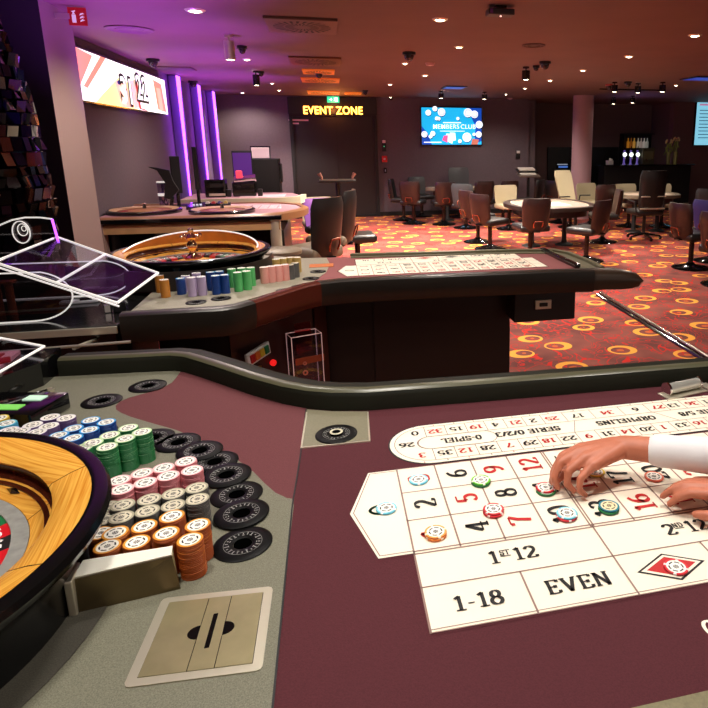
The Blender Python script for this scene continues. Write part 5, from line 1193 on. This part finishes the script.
# bottle shelves
for nm_, (xa, xb), lab in (('bottle_shelf', (620, 650), 'dark lit bottle niche behind the beer taps'), ('bottle_shelf', (652, 668), 'narrow shelf niche of pink-lit bottles beside the lilies')):
    Yb = BARY - .02
    p0, p1 = ony(xa, 134, Yb), ony(xb, 171, Yb); w_, h_ = p1[0] - p0[0], p0[2] - p1[2]
    e = empty(nm_, lab, 'shelf', ((p0[0] + p1[0]) / 2, Yb - .02, p1[2]))
    MB().box((0, 0, h_ / 2), (w_, .03, h_)).build('back_panel', mat('niche_dark', (26, 24, 26), .4), e, 0)
    for zz in (0, .34 * h_, .62 * h_, h_): MB().box((0, -.1, zz), (w_, .2, .02)).build('shelf_board', m_blk2, e, 0)
    for s_ in (-1, 1): MB().box((s_ * w_ / 2, -.1, h_ / 2), (.03, .2, h_)).build('side_panel', m_black, e, 0)
def bottle(px, py, Y, z, col, label, group, h=.24, glow=.25):
    c_ = ony(px, py, Y); e = empty('bottle', label, 'bottle', (c_[0], Y, z), group=group)
    MB().lathe([(0, 0), (.036, 0), (.038, .01), (.038, h * .6), (.014, h * .76), (.013, h), (0, h)], seg=14).build('glass', mat('bottle_%d_%d_%d' % col, col, .2, emit=col, es=glow), e); MB().cyl((0, 0, h), .015, .02, 10).build('cap', m_black, e)
Yb = BARY - .13
p0, p1 = ony(620, 134, BARY - .02), ony(650, 171, BARY - .02); hh = p0[2] - p1[2]
zz1, zz2 = p1[2] + .62 * hh + .011, p1[2] + .34 * hh + .011
for k, (px, cl_) in enumerate(((628, (220, 140, 40)), (631, (150, 90, 30)), (634, (230, 170, 70)), (638, (200, 190, 170)), (641, (190, 170, 160)), (644, (210, 200, 190)), (647, (170, 170, 160)))): bottle(px, 145, Yb, zz1, cl_, 'small bottle on niche top shelf, %s along from the column' % ['first', 'second', 'third', 'fourth', 'fifth', 'sixth', 'seventh'][k], 'bottles on the niche top shelf', .26)
for k, (px, cl_) in enumerate(((655, (150, 70, 150)), (658, (190, 80, 170)), (661, (120, 60, 150)), (664.5, (170, 110, 180)))):
    bottle(px, 152, Yb, zz2, cl_, 'pink-lit bottle in narrow niche, %s from beer taps' % ['first', 'second', 'third', 'fourth'][k], 'pink-lit bottles', .24, .4)
    bottle(px, 165, Yb, p1[2] + .011, cl_, 'violet-lit bottle on lowest niche shelf, %s from beer taps' % ['first', 'second', 'third', 'fourth'][k], 'violet-lit bottles', .24, .3)
# beer taps
for k, (px, w_) in enumerate(((623.5, 'nearest the column'), (630, 'in the middle'), (636.5, 'nearest the lilies'))):
    c_ = ony(px, 170, 14.5); e = empty('beer_tap', 'chrome beer tap with glowing round badge, ' + w_, 'beer tap', (c_[0], 14.5, BZ + .03), group='beer taps on the bar')
    MB().lathe([(0, 0), (.045, 0), (.03, .02), (.022, .06), (.022, .3), (.028, .34), (0, .35)], seg=16).build('column', mat('tap_violet', (150, 140, 190), .2, .6, emit=(120, 100, 200), es=.35), e)
    MB().lathe([(0, 0), (.052, 0), (.052, .02), (0, .02)], seg=20, M=Matrix.Translation((0, -.02, .24)) @ Matrix.Rotation(PI / 2, 4, 'X')).build('badge', em('tap_glow', (240, 250, 240), 1.6), e)
    MB().tube([(0, -.03, .16), (0, -.09, .15), (0, -.1, .1)], .012, 8).build('spout', m_chrome, e); MB().tube([(0, 0, .34), (0, -.02, .44)], .012, 8).build('handle', m_black, e)
c_ = ony(610, 172, 14.45); e = empty('napkin_box', 'small white box on bar counter near the column', 'box', (c_[0], 14.5, BZ + .03)); MB().box((0, 0, .05), (.16, .12, .1), bev=.01).build('body', m_white, e, 0); MB().box((.03, 0, .12), (.08, .03, .05), ry=.3).build('napkin', m_white, e, 0)
c_ = ony(646, 165, 14.5); e = empty('coffee_machine', 'dim steel machine on back of bar beside the taps', 'machine', (c_[0], 14.55, BZ + .03)); MB().box((0, 0, .2), (.34, .3, .4), bev=.02).build('body', mat('machine_olive', (86, 84, 66), .35, .5), e, 0); MB().box((0, -.152, .22), (.26, .01, .2), bev=.004).build('panel', mat('machine_panel', (120, 116, 84), .3, .4), e, 0)
for s_ in (-1, 1): MB().tube([(s_ * .08, -.15, .14), (s_ * .08, -.2, .12)], .012, 8).build('spout', m_chrome, e)
# vases of lilies
def vase(px, label):
    c_ = ony(px, 176, 14.5); e = empty('flower_vase', label, 'vase', (c_[0], 14.5, BZ + .03), group='vases of lilies on the bar')
    MB().lathe([(0, 0), (.04, 0), (.055, .3), (.051, .3), (.038, .01), (0, .01)], seg=18).build('glass', mat('vase_glass', (150, 150, 90), .2), e)
    stm = MB(); rr_ = random.Random(px); lv = MB(); fl_ = MB()
    for k in range(6):
        a = rr_.random() * 6; d = .05 + .1 * rr_.random(); hz = .42 + .2 * rr_.random(); tip = (d * math.cos(a), d * math.sin(a), hz)
        stm.tube([(0, 0, .05), (.02 * math.cos(a), .02 * math.sin(a), .28), tip], .008, 6)
        lv.ell((tip[0] * .7, tip[1] * .7, hz - .13), (.014, .014, .1), M=Matrix.Rotation(.5, 4, (math.sin(a), -math.cos(a), 0)))
        if k % 2 == 0: fl_.ell(tip, (.028, .028, .06), M=Matrix.Rotation(.4, 4, (math.sin(a), -math.cos(a), 0)))
    stm.build('stems', mat('stem_green', (120, 130, 50), .5), e); lv.build('leaves', mat('leaf_green', (130, 140, 60), .5), e); fl_.build('flowers', mat('lily', (200, 176, 120), .5), e)
vase(667, 'glass vase of lilies on bar, nearer the beer taps'); vase(674, 'glass vase of lilies at the wall end of bar')
# ------------------------------------------------------------------ ceiling fittings
m_lamp = em('lamp_warm', (255, 240, 205), 16)
LIGHTS = []
def downlight(px, py, label, r=.055, power=0):
    x, y, _ = onz(px, py, CEIL); e = empty('downlight', label, 'ceiling light', (x, y, CEIL), group='recessed ceiling downlights')
    MB().lathe([(r * .7, -.004), (r * .72, -.012), (r, -.008), (r * 1.1, 0), (r * .7, 0), (r * .7, -.004)], seg=24).build('trim_ring', m_steel, e); MB().lathe([(0, -.02), (r * .4, -.016), (r * .7, -.003)], seg=20).build('lens', m_lamp, e, 0)
    if power: LIGHTS.append((x, y, power))
for a in ((195, 10, 'recessed downlight in purple ceiling, closest to the pillar sign', .07, 45), (440, 19, 'bright recessed downlight nearest us, beside the black projector', .06, 40), (459, 46.5, 'recessed downlight just below the black projector', .05, 90), (695, 35, 'bright recessed downlight at the picture edge above menu screen', .06, 35), (629, 56, 'recessed downlight halfway between projector and menu screen', .055, 38), (583, 70, 'recessed downlight just above the round column', .05, 60),
          (550, 80, 'small downlight under the dome camera beside column', .05, 130), (525, 88, 'small downlight left of the column below the black spot', .045, 50), (506, 94, 'tiny downlight above the wall phone', .04, 30), (676, 85, 'tiny downlight above bar, nearest the menu screen', .04, 40), (405, 63, 'small downlight below the dome camera near vents', .045, 130), (390, 84, 'tiny downlight between the EVENT ZONE sign and screen', .05, 150), (390.5, 97, 'tiny downlight just above the door reader', .04, 0), (247, 59, 'small downlight between the two silver spotlights', .05, 50), (279, 90, 'tiny downlight above far screens, before doors', .045, 90), (242.5, 92.5, 'tiny downlight over the violet strips corner', .045, 30), (272, 83, 'tiny downlight beside the black spotlight in the purple zone', .04, 0), (425, 75, 'small downlight between dome camera and MEMBERS CLUB screen', .05, 150)): downlight(*a)
def spot(px, py, label, h=.16, r=.05, m=m_black, power=0, rx=0.):
    h *= .72; r *= .8
    x, y, _ = onz(px, py, CEIL - .08); e = empty('spotlight', label, 'ceiling light', (x, y, CEIL), group='hanging spotlights')
    MB().cyl((0, 0, -.02), r * .8, .02, 20).build('mount', m, e); MB().cyl((0, 0, -.06), .01, .05, 8).build('stem', m, e)
    M = Matrix.Translation((0, 0, -.05)) @ Matrix.Rotation(rx, 4, 'X')
    MB().lathe([(0, 0), (r, 0), (r, -h), (r * .85, -h), (r * .8, -h + .03), (0, -h + .03)], seg=22, M=M).build('barrel', m, e); MB().lathe([(0, -h + .025), (r * .8, -h + .025)], seg=18, M=M).lathe([(0, -h - .001), (r * .6, -h - .001)], seg=18, M=M).build('lens', m_lamp, e, 0)
    if power: LIGHTS.append((x, y, power))
spot(229, 44, 'large silver spotlight hanging from the purple ceiling', .24, .06, m_steel, 0); spot(256, 77, 'black spotlight with small lamp over the bar table', .2, .06, m_black, 50)
spot(526, 73, 'black spotlight beside the dome camera before the column', .16, .07, m_black, 60); spot(441, 95, 'black spotlight above the MEMBERS CLUB lettering', .13, .07, m_black, 60); spot(484.5, 96, 'black spotlight over upper corner of MEMBERS CLUB screen', .13, .07, m_black, 60)
spot(614.6, 87, 'black spotlight right of the red sensor above column', .15, .07, m_black, 50); spot(638, 88, 'black spotlight in middle of the bar ceiling track', .15, .07, m_black, 50); spot(662.6, 87, 'black spotlight at wall end of the bar track', .15, .07, m_black, 50); spot(613.6, 101, 'black spotlight in the bar recess, nearest the column', .13, .07, m_black, 85); spot(632.6, 99.5, 'black spotlight in bar recess above the beer taps', .14, .07, m_black, 85)
def dome(px, py, label, r=.07, m=m_blk2, plate=True):
    r *= .75
    x, y, _ = onz(px, py, CEIL - .03); e = empty('dome_camera', label, 'camera', (x, y, CEIL), group='ceiling dome cameras')
    MB().cyl((0, 0, -.03), r, .03, 24).build('mount', m, e); MB().ell((0, 0, -.035), (r * .72, r * .72, r * .85)).build('dome', mat('dome_glass', (70, 62, 66), .08, .6), e)
dome(153, 61.5, 'dark dome camera on the purple ceiling by wall screen', .1); dome(409, 55, 'dome camera between the vents and bright downlights', .1); dome(545, 64, 'large dome camera ahead of the round column', .1); dome(242, 49, 'small dome camera beside the large silver spotlight', .07); dome(536, 68, 'small red-lit sensor next to the large dome camera', .06); dome(609, 86, 'red-glowing ceiling sensor above the column', .09, mat('sensor_red', (160, 60, 56), .4)); dome(628, 83.5, 'dome camera between the red sensor and bar track', .09); dome(193, 83, 'dark dome camera above the violet pilasters', .1); dome(261, 73.5, 'tiny dome sensor over the far table screens', .06); dome(391, 98.5, 'tiny dark dome above the door reader', .06); dome(365, 92, 'dark dome beside the orange-lit vents', .08); dome(319, 74, 'dome sensor among the orange-lit vents', .09, mat('sensor_pale', (190, 150, 160), .4))
def vent(cx, x0, x1, y0, y1, label, col, slots=True, es=0):
    a_, b_ = onz(x0, (y0 + y1) / 2, CEIL), onz(x1, (y0 + y1) / 2, CEIL); n_, f_ = onz((x0 + x1) / 2, y0, CEIL), onz((x0 + x1) / 2, y1, CEIL)
    w_, d_ = math.hypot(b_[0] - a_[0], b_[1] - a_[1]), max(.12, abs(f_[1] - n_[1])); c_ = ((a_[0] + b_[0]) / 2, (n_[1] + f_[1]) / 2)
    e = empty('ceiling_vent', label, 'vent', (c_[0], c_[1], CEIL), 0, 'square ceiling air vents')
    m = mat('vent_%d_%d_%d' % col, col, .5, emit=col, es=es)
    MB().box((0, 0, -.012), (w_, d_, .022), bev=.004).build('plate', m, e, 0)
    gr = MB(); R_ = min(w_, d_) * .44
    sx_, sy_ = w_ * .42, d_ * .42
    for k in range(24):
        a = 2 * PI * k / 24
        for r0, r1 in ((.28, .58), (.64, .98)):
            p_ = [(math.cos(a) * r0 * sx_, math.sin(a) * r0 * sy_), (math.cos(a + .09) * r0 * sx_, math.sin(a + .09) * r0 * sy_), (math.cos(a + .22) * r1 * sx_, math.sin(a + .22) * r1 * sy_), (math.cos(a + .1) * r1 * sx_, math.sin(a + .1) * r1 * sy_)]
            gr.poly([(x, y, -.0245) for x, y in p_])
    gr.build('slots', mat('vent_slot', (26, 14, 12), .7), e, 0)
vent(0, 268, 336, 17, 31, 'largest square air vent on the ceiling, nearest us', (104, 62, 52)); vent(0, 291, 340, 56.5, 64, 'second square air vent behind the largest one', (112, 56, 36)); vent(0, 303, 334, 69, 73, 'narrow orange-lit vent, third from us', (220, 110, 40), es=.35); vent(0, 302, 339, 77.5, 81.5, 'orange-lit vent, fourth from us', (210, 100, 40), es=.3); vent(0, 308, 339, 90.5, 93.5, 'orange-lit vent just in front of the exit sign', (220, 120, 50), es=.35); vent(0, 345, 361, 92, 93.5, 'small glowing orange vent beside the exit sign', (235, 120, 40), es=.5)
for px, py, r, l, c3 in ((129.5, 29, .2, 'faint round air diffuser in the purple ceiling', (116, 80, 92)), (533.8, 45, .12, 'dark round diffuser ahead of the round column', (70, 42, 40))):
    x, y, _ = onz(px, py, CEIL); e = empty('round_diffuser', l, 'vent', (x, y, CEIL)); MB().lathe([(0, -.006), (r * .85, -.006), (r * .9, -.012), (r, -.008), (r, 0), (0, 0)], seg=40).build('plate', mat('diff_%d' % c3[0], c3, .6), e); MB().lathe([(r * .5, -.0065), (r * .55, -.012), (r * .6, -.0065)], seg=40).build('ring', mat('diff_%d' % c3[0], c3, .6), e)
x, y, _ = onz(174, 68, CEIL); e = empty('access_hatch', 'flat purple-lit rectangular hatch beside the dome camera', 'hatch', (x, y, CEIL)); MB().box((0, 0, -.006), (.5, .4, .012)).build('panel', mat('hatch', (104, 60, 78), .6), e, 0); MB().box((0, 0, -.013), (.44, .34, .004)).build('inset', mat('hatch_in', (88, 54, 70), .6), e, 0)
x, y, _ = onz(500, 13.5, CEIL - .05); e = empty('projector', 'black box projector fixed to ceiling between bright downlights', 'projector', (x, y, CEIL))
MB().box((0, 0, -.045), (.2, .12, .045), bev=.008).build('body', mat('projector_black', (34, 24, 30), .4), e, 0); MB().box((0, 0, -.012), (.08, .08, .024)).build('mount', m_black, e, 0); MB().ell((.0, -.02, -.072), (.008, .008, .006)).build('sensor', em('proj_led', (255, 210, 200), 1.5), e); MB().box((-.08, -.062, -.045), (.02, .006, .03)).build('lens', mat('proj_lens', (120, 60, 130), .2), e, 0)
for px, py, w_, l in ((454, 87, .34, 'small blue glowing panel above the MEMBERS CLUB screen'), (704, 78, .5, 'blue glowing ceiling panel near the menu screen')):
    x, y, _ = onz(px, py, CEIL); e = empty('blue_panel_light', l, 'ceiling light', (x, y, CEIL)); MB().box((0, 0, -.008), (w_ + .06, .5, .016)).build('frame', m_blk2, e, 0); MB().box((0, 0, -.018), (w_, .4, .006)).build('diffuser', em('panel_blue', (40, 60, 160), .9), e, 0)
a_, b_ = onz(602, 88, CEIL), onz(672, 88, CEIL); e = empty('light_track', 'dark lighting track running across the bar ceiling', 'track', (a_[0], a_[1], CEIL), world=True)
MB().box(((a_[0] + b_[0]) / 2, (a_[1] + b_[1]) / 2 + .25, CEIL - .01), (b_[0] - a_[0], .05, .018)).build('rail', m_black, e, 0); MB().box(((a_[0] + b_[0]) / 2, (a_[1] + b_[1]) / 2 + .25, CEIL - .021), (b_[0] - a_[0] - .1, .02, .006)).build('slot', m_blk2, e, 0)
for px, py, l in ((430, 63, 'small flat smoke detector near the dome camera'), (510, 98, 'flat pale vent strip above the wall phone')):
    x, y, _ = onz(px, py, CEIL); e = empty('smoke_detector', l, 'detector', (x, y, CEIL)); MB().lathe([(0, -.03), (.05, -.03), (.06, -.01), (.065, 0), (0, 0)], seg=24).build('housing', mat('detector_pink', (190, 150, 150), .5), e); MB().cyl((0, 0, -.034), .02, .005, 12).build('cap', m_white, e)
# ------------------------------------------------------------------ the person reaching over the table
def capsule(mb, a, b, ra, rb, seg=14):
    a, b = Vector(a), Vector(b); d = (b - a); L = d.length; d.normalize()
    pts, rs = [], []
    for k in range(5): t = -PI / 2 + PI / 2 * k / 4; pts.append(a + d * ra * math.sin(t)); rs.append(max(.0005, ra * math.cos(t)))
    for k in range(5): t = PI / 2 * k / 4; pts.append(b + d * rb * math.sin(t)); rs.append(max(.0005, rb * math.cos(t)))
    mb.tube(pts, rs, seg)
def limb(mb, pts, rs):
    for i in range(len(pts) - 1): capsule(mb, pts[i], pts[i + 1], rs[i], rs[i + 1])
def remesh(mb, name, m, parent, vox, smooth=3):
    o = mb.build(name, m, None, 0); md = o.modifiers.new('r', 'REMESH'); md.mode = 'VOXEL'; md.voxel_size = vox
    sm = o.modifiers.new('s', 'SMOOTH'); sm.factor = .5; sm.iterations = smooth
    me = D.meshes.new_from_object(o.evaluated_get(bpy.context.evaluated_depsgraph_get())); me.shade_smooth()
    D.objects.remove(o); o = D.objects.new(name, me); COL.objects.link(o)
    me.materials.clear(); me.materials.append(m)
    if parent: o.parent = parent
    return o
m_skin = mat('skin', (190, 112, 84), .5, noise=.06, nscale=40); m_shirt = mat('white_shirt', (226, 222, 224), .7); m_trou = mat('dark_trousers', (30, 30, 34), .7); m_hair = mat('dark_hair', (40, 28, 22), .6)
z = TH
Sh = {-1: Vector((.88, .70, z + .37)), 1: Vector((1.24, .62, z + .37))}
El = {-1: Vector((.84, .955, z + .105)), 1: Vector((1.03, .78, z + .12))}
Wr = {-1: Vector((.590, 1.135, z + .078)), 1: Vector((.775, .935, z + .045))}
bd = MB()
pel, sp1, ch, nk, hd_ = Vector((1.12, .24, .98)), Vector((1.1, .38, 1.16)), Vector((1.07, .58, z + .31)), Vector((1.06, .71, z + .43)), Vector((1.05, .80, z + .53))
for s_ in (-1, 1): capsule(bd, pel + Vector((s_ * .07, 0, 0)), sp1 + Vector((s_ * .06, 0, 0)), .12, .11); capsule(bd, sp1 + Vector((s_ * .06, 0, 0)), ch + Vector((s_ * .08, 0, 0)), .11, .12); capsule(bd, ch + Vector((s_ * .06, 0, .02)), Sh[s_], .1, .06); limb(bd, [Sh[s_], El[s_], Wr[s_]], [.056, .038, .026])
for s_ in (-1, 1):
    hip = pel + Vector((s_ * .1, 0, -.06)); kn = Vector((hip.x, .30, .5)); an = Vector((hip.x, .24, .08)); limb(bd, [hip, kn, an], [.095, .06, .04]); capsule(bd, an + Vector((0, -.02, -.04)), Vector((hip.x + s_ * .02, .42, .035)), .038, .032)
capsule(bd, ch + Vector((0, .04, .06)), nk + Vector((0, .02, .02)), .075, .055); capsule(bd, nk, hd_, .055, .06)
fdir = Vector((-.25, .75, -.6)).normalized(); upd = Vector((0, .62, .78)).normalized()
hc_ = hd_ + Vector((0, .03, .06)); capsule(bd, hc_ - upd * .03, hc_ + upd * .03, .078, .088); capsule(bd, hc_ - upd * .07 + fdir * .04, hc_ - upd * .03 + fdir * .03, .042, .06)
capsule(bd, hc_ + fdir * .085, hc_ - upd * .025 + fdir * .105, .010, .016)
side = fdir.cross(upd).normalized()
for s_ in (-1, 1): capsule(bd, hc_ + side * s_ * .085 + upd * .015, hc_ + side * s_ * .088 - upd * .02, .014, .010)
# left hand (thumb side +Y) pinching the chip on 11
W = Wr[-1]; V3 = lambda x, y, h: Vector((x, y, z + h))
kn_ = [V3(.497, 1.158, .074), V3(.488, 1.137, .078), V3(.492, 1.115, .074), V3(.503, 1.095, .066)]
for k_, q_ in enumerate(kn_): capsule(bd, W + Vector((-.015, .012 - .008 * k_, 0)), q_, .020, .0125)
capsule(bd, W + Vector((-.03, .0, -.004)), V3(.52, 1.126, .066), .024, .022)
limb(bd, [kn_[0], V3(.455, 1.150, .066), V3(.432, 1.137, .040), V3(.424, 1.127, .020)], [.0118, .0098, .0086, .0070])
limb(bd, [kn_[1], V3(.443, 1.128, .064), V3(.425, 1.117, .037), V3(.432, 1.111, .016)], [.012, .0098, .0086, .007])
limb(bd, [kn_[2], V3(.452, 1.104, .056), V3(.447, 1.097, .030), V3(.462, 1.094, .014)], [.0115, .0094, .0082, .0068])
limb(bd, [kn_[3], V3(.470, 1.082, .048), V3(.466, 1.076, .026), V3(.480, 1.074, .013)], [.0102, .0084, .0074, .0062])
limb(bd, [W + Vector((-.02, .018, -.012)), V3(.525, 1.178, .046), V3(.480, 1.168, .028), V3(.446, 1.143, .015)], [.018, .0145, .0112, .0085])
# right hand (thumb side toward us) hovering lower, fingers toward the chips
W = Wr[1]; d_ = (V3(.66, 1.005, .03) - W); d_.z = 0; d_.normalize(); pn = Vector((-d_.y, d_.x, 0)) * -1
up_ = Vector((0, 0, 1))
offs = [(-.030, .080, .0), (-.010, .086, .003), (.011, .083, .0), (.030, .074, -.004)]
kk_ = [W + d_ * L + pn * o_ + up_ * (.012 + dz) for o_, L, dz in offs]
for q_ in kk_: capsule(bd, W + d_ * .01 + pn * ((q_ - W).dot(pn) * .45), q_, .019, .0125)
for k_, (q_, L) in enumerate(zip(kk_, (.9, 1.0, .93, .74))):
    f1 = q_ + d_ * .044 * L + up_ * -.004; f2 = f1 + d_ * .026 * L + up_ * -.014; f3 = f2 + d_ * .016 * L + up_ * -.017
    limb(bd, [q_, f1, f2, f3], [.0115, .0098, .0086, .007])
limb(bd, [W + d_ * .015 - pn * .02 - up_ * .008, W + d_ * .05 - pn * .052 - up_ * .012, W + d_ * .085 - pn * .058 - up_ * .018, W + d_ * .108 - pn * .05 - up_ * .024], [.018, .014, .0112, .0085])
body = remesh(bd, 'person', m_skin, None, .0042, 4)
tag(body, 'person in white shirt reaching over the number layout, hand placing a chip', 'person')
sh_ = MB()
for s_ in (-1, 1):
    capsule(sh_, pel + Vector((s_ * .07, 0, .02)), sp1 + Vector((s_ * .06, 0, 0)), .132, .122); capsule(sh_, sp1 + Vector((s_ * .06, 0, 0)), ch + Vector((s_ * .08, 0, 0)), .122, .132); capsule(sh_, ch + Vector((s_ * .06, 0, .02)), Sh[s_], .112, .074)
    cuff = Wr[s_] + (El[s_] - Wr[s_]).normalized() * (.078 if s_ < 0 else .1)
    limb(sh_, [Sh[s_], El[s_], cuff], [.07, .047, .034])
    dcu = (El[s_] - Wr[s_]).normalized(); capsule(sh_, cuff, cuff + dcu * .03, .036, .036)
capsule(sh_, ch + Vector((0, .04, .06)), nk - Vector((0, .03, .03)), .088, .07)
remesh(sh_, 'shirt', m_shirt, body, .007, 3)
tr_ = MB()
for s_ in (-1, 1):
    hip = pel + Vector((s_ * .1, 0, -.06)); capsule(tr_, pel + Vector((s_ * .07, 0, .03)), hip, .138, .115); limb(tr_, [hip, Vector((hip.x, .30, .5)), Vector((hip.x, .24, .1))], [.112, .078, .068])
remesh(tr_, 'trousers', m_trou, body, .009, 3)
shoes = MB()
for s_ in (-1, 1): capsule(shoes, Vector((pel.x + s_ * .1, .2, .048)), Vector((pel.x + s_ * .12, .42, .042)), .048, .04)
remesh(shoes, 'shoes', m_black, body, .008, 2)
hr = MB(); capsule(hr, hc_ + upd * .035 - fdir * .02, hc_ - upd * .01 - fdir * .035, .09, .075); remesh(hr, 'hair', m_hair, body, .006, 2)
for s_ in (-1, 1): MB().ell(hc_ + fdir * .082 + side * s_ * .032 + upd * .004, (.011, .011, .008)).build('eye', m_white, body)
mo = MB(); mo.ell(hc_ + fdir * .098 - upd * .062, (.022, .008, .006)); mo.build('mouth', mat('lips', (160, 80, 74), .5), body)
# ------------------------------------------------------------------ the remaining chips (lower chips of stacks)
ro = REST.build('stacked_chips', REST_M, None, 35); ro['kind'] = 'stuff'; tag(ro, 'lower chips filling the coloured stacks beside both roulette wheels', 'chips')
# violet wash on the pilasters, dark high table and sticker by the doors
e = empty('high_table', 'dark high table standing before the double doors', 'table', (.12, 11.2, 0))
MB().box((0, 0, 1.04), (.62, .5, .04), bev=.008).build('table_top', m_darkbase, e, 0); MB().cyl((0, 0, 0), .24, .025, 28).build('base', m_black, e); MB().cyl((0, 0, .02), .035, 1.0, 14).build('pedestal', m_blk2, e)
for s_ in (-1, 1): MB().tube([(s_ * .26, 0, 1.06), (s_ * .26, 0, 1.1), (s_ * .3, 0, 1.17)], [.02, .02, .035], 10).build('post', mat('post_tan', (150, 100, 84), .4), e)
p0 = ony(294, 122, BACK - .02); e = empty('door_sticker', 'pale pink strip stickers at the top of the dark doors', 'sticker', (p0[0], BACK - .045, p0[2])); MB().box((.1, 0, .04), (.42, .004, .035)).build('strip', mat('sticker_pink', (214, 170, 180), .5), e, 0); MB().box((.0, 0, -.03), (.2, .004, .03)).build('strip', mat('sticker_pink', (214, 170, 180), .5), e, 0)
# ------------------------------------------------------------------ light
def spotlamp(loc, power, col, angle, radius=.04, target=None, blend=.6):
    l = D.lights.new('lamp', 'SPOT'); l.energy = power; l.color = col; l.spot_size = R(angle); l.spot_blend = blend; l.shadow_soft_size = radius
    o = D.objects.new('lamp', l); COL.objects.link(o); o.location = loc
    if target: o.rotation_euler = (Vector(target) - Vector(loc)).to_track_quat('-Z', 'Y').to_euler()
    return o
WARM = (1, .87, .74)
for x, y, p in LIGHTS: spotlamp((x, y, CEIL - .03), p * (3.4 if p < 90 else 5.2), WARM, 150 if p < 90 else 118, .05)
# lamps above the frame over the near table
for x, y, p in ((-.5, .9, 70), (.5, 1.0, 70), (.1, 2.0, 60), (1.3, 1.5, 50)): spotlamp((x, y, CEIL - .03), p, (1, .94, .86), 125, .12)
for x, y, p in ((-.4, 3.2, 75), (.8, 3.2, 75)): spotlamp((x, y, CEIL - .03), p, (1, .92, .82), 110, .1)
# coloured fill lamps added to tint ceiling, pilasters and sign wall, no fittings
VIO = (.42, .09, 1.0)
for x, y, p in ((-1.35, 4.6, 420), (-1.35, 6.5, 330), (-1.35, 8.6, 340), (-1.45, 10.8, 300)): spotlamp((x, y, 1.0 if y > 6 else 1.1), p, VIO, 90, .06, (x - .12, y, 3), 1)
for x, y, p in ((1.1, 5.2, 12), (3.0, 6.4, 14), (2.6, 3.6, 16), (4.6, 9.0, 14)): spotlamp((x, y, .35), p, (1, .25, .16), 140, .06, (x, y, 3), 1)
spotlamp((dm, BACK - .7, 2.2), 26, (1, .32, .08), 140, .1, (dm, BACK - 1.2, 3), 1)  # unseen orange lamp added to spread the sign's glow onto the ceiling
for k_ in (173, 194, 209):
    yk = onx(k_, 130, LEFT)[1]; spotlamp((LEFT + .75, yk - .25, 1.0), 60, VIO, 75, .05, (LEFT, yk, 2.1), 1)
spotlamp((dm, BACK - .55, 2.42), 9, (1, .3, .06), 150, .05, (dm, BACK, 2.42), 1)  # added orange lamp, stands in for the sign's glow on its wall
spotlamp((6.6, 13.1, 1.8), 10, (.25, .25, 1), 140, .1, (6.8, 13, 3), 1)
wd = D.worlds.new('world'); bpy.context.scene.world = wd; wd.use_nodes = True
wd.node_tree.nodes['Background'].inputs[0].default_value = (1, .82, .74, 1); wd.node_tree.nodes['Background'].inputs[1].default_value = .5
# ------------------------------------------------------------------ camera
cam = D.cameras.new('camera'); co = D.objects.new('camera', cam); COL.objects.link(co)
co.location = (0, 0, EYE); co.rotation_euler = (PI / 2 - PIT, 0, -YAW)
cam.sensor_width = 36; cam.lens = FPX / 708 * 36; cam.shift_x = (354 - CX) / 708; cam.shift_y = (CY - 354) / 708; cam.clip_start = .02; cam.clip_end = 60
sc = bpy.context.scene; sc.camera = co
sc.view_settings.view_transform = 'Standard'; sc.view_settings.look = 'None'; sc.view_settings.exposure = 0
sc.cycles.use_denoising = True; sc.cycles.max_bounces = 6; sc.cycles.transparent_max_bounces = 16
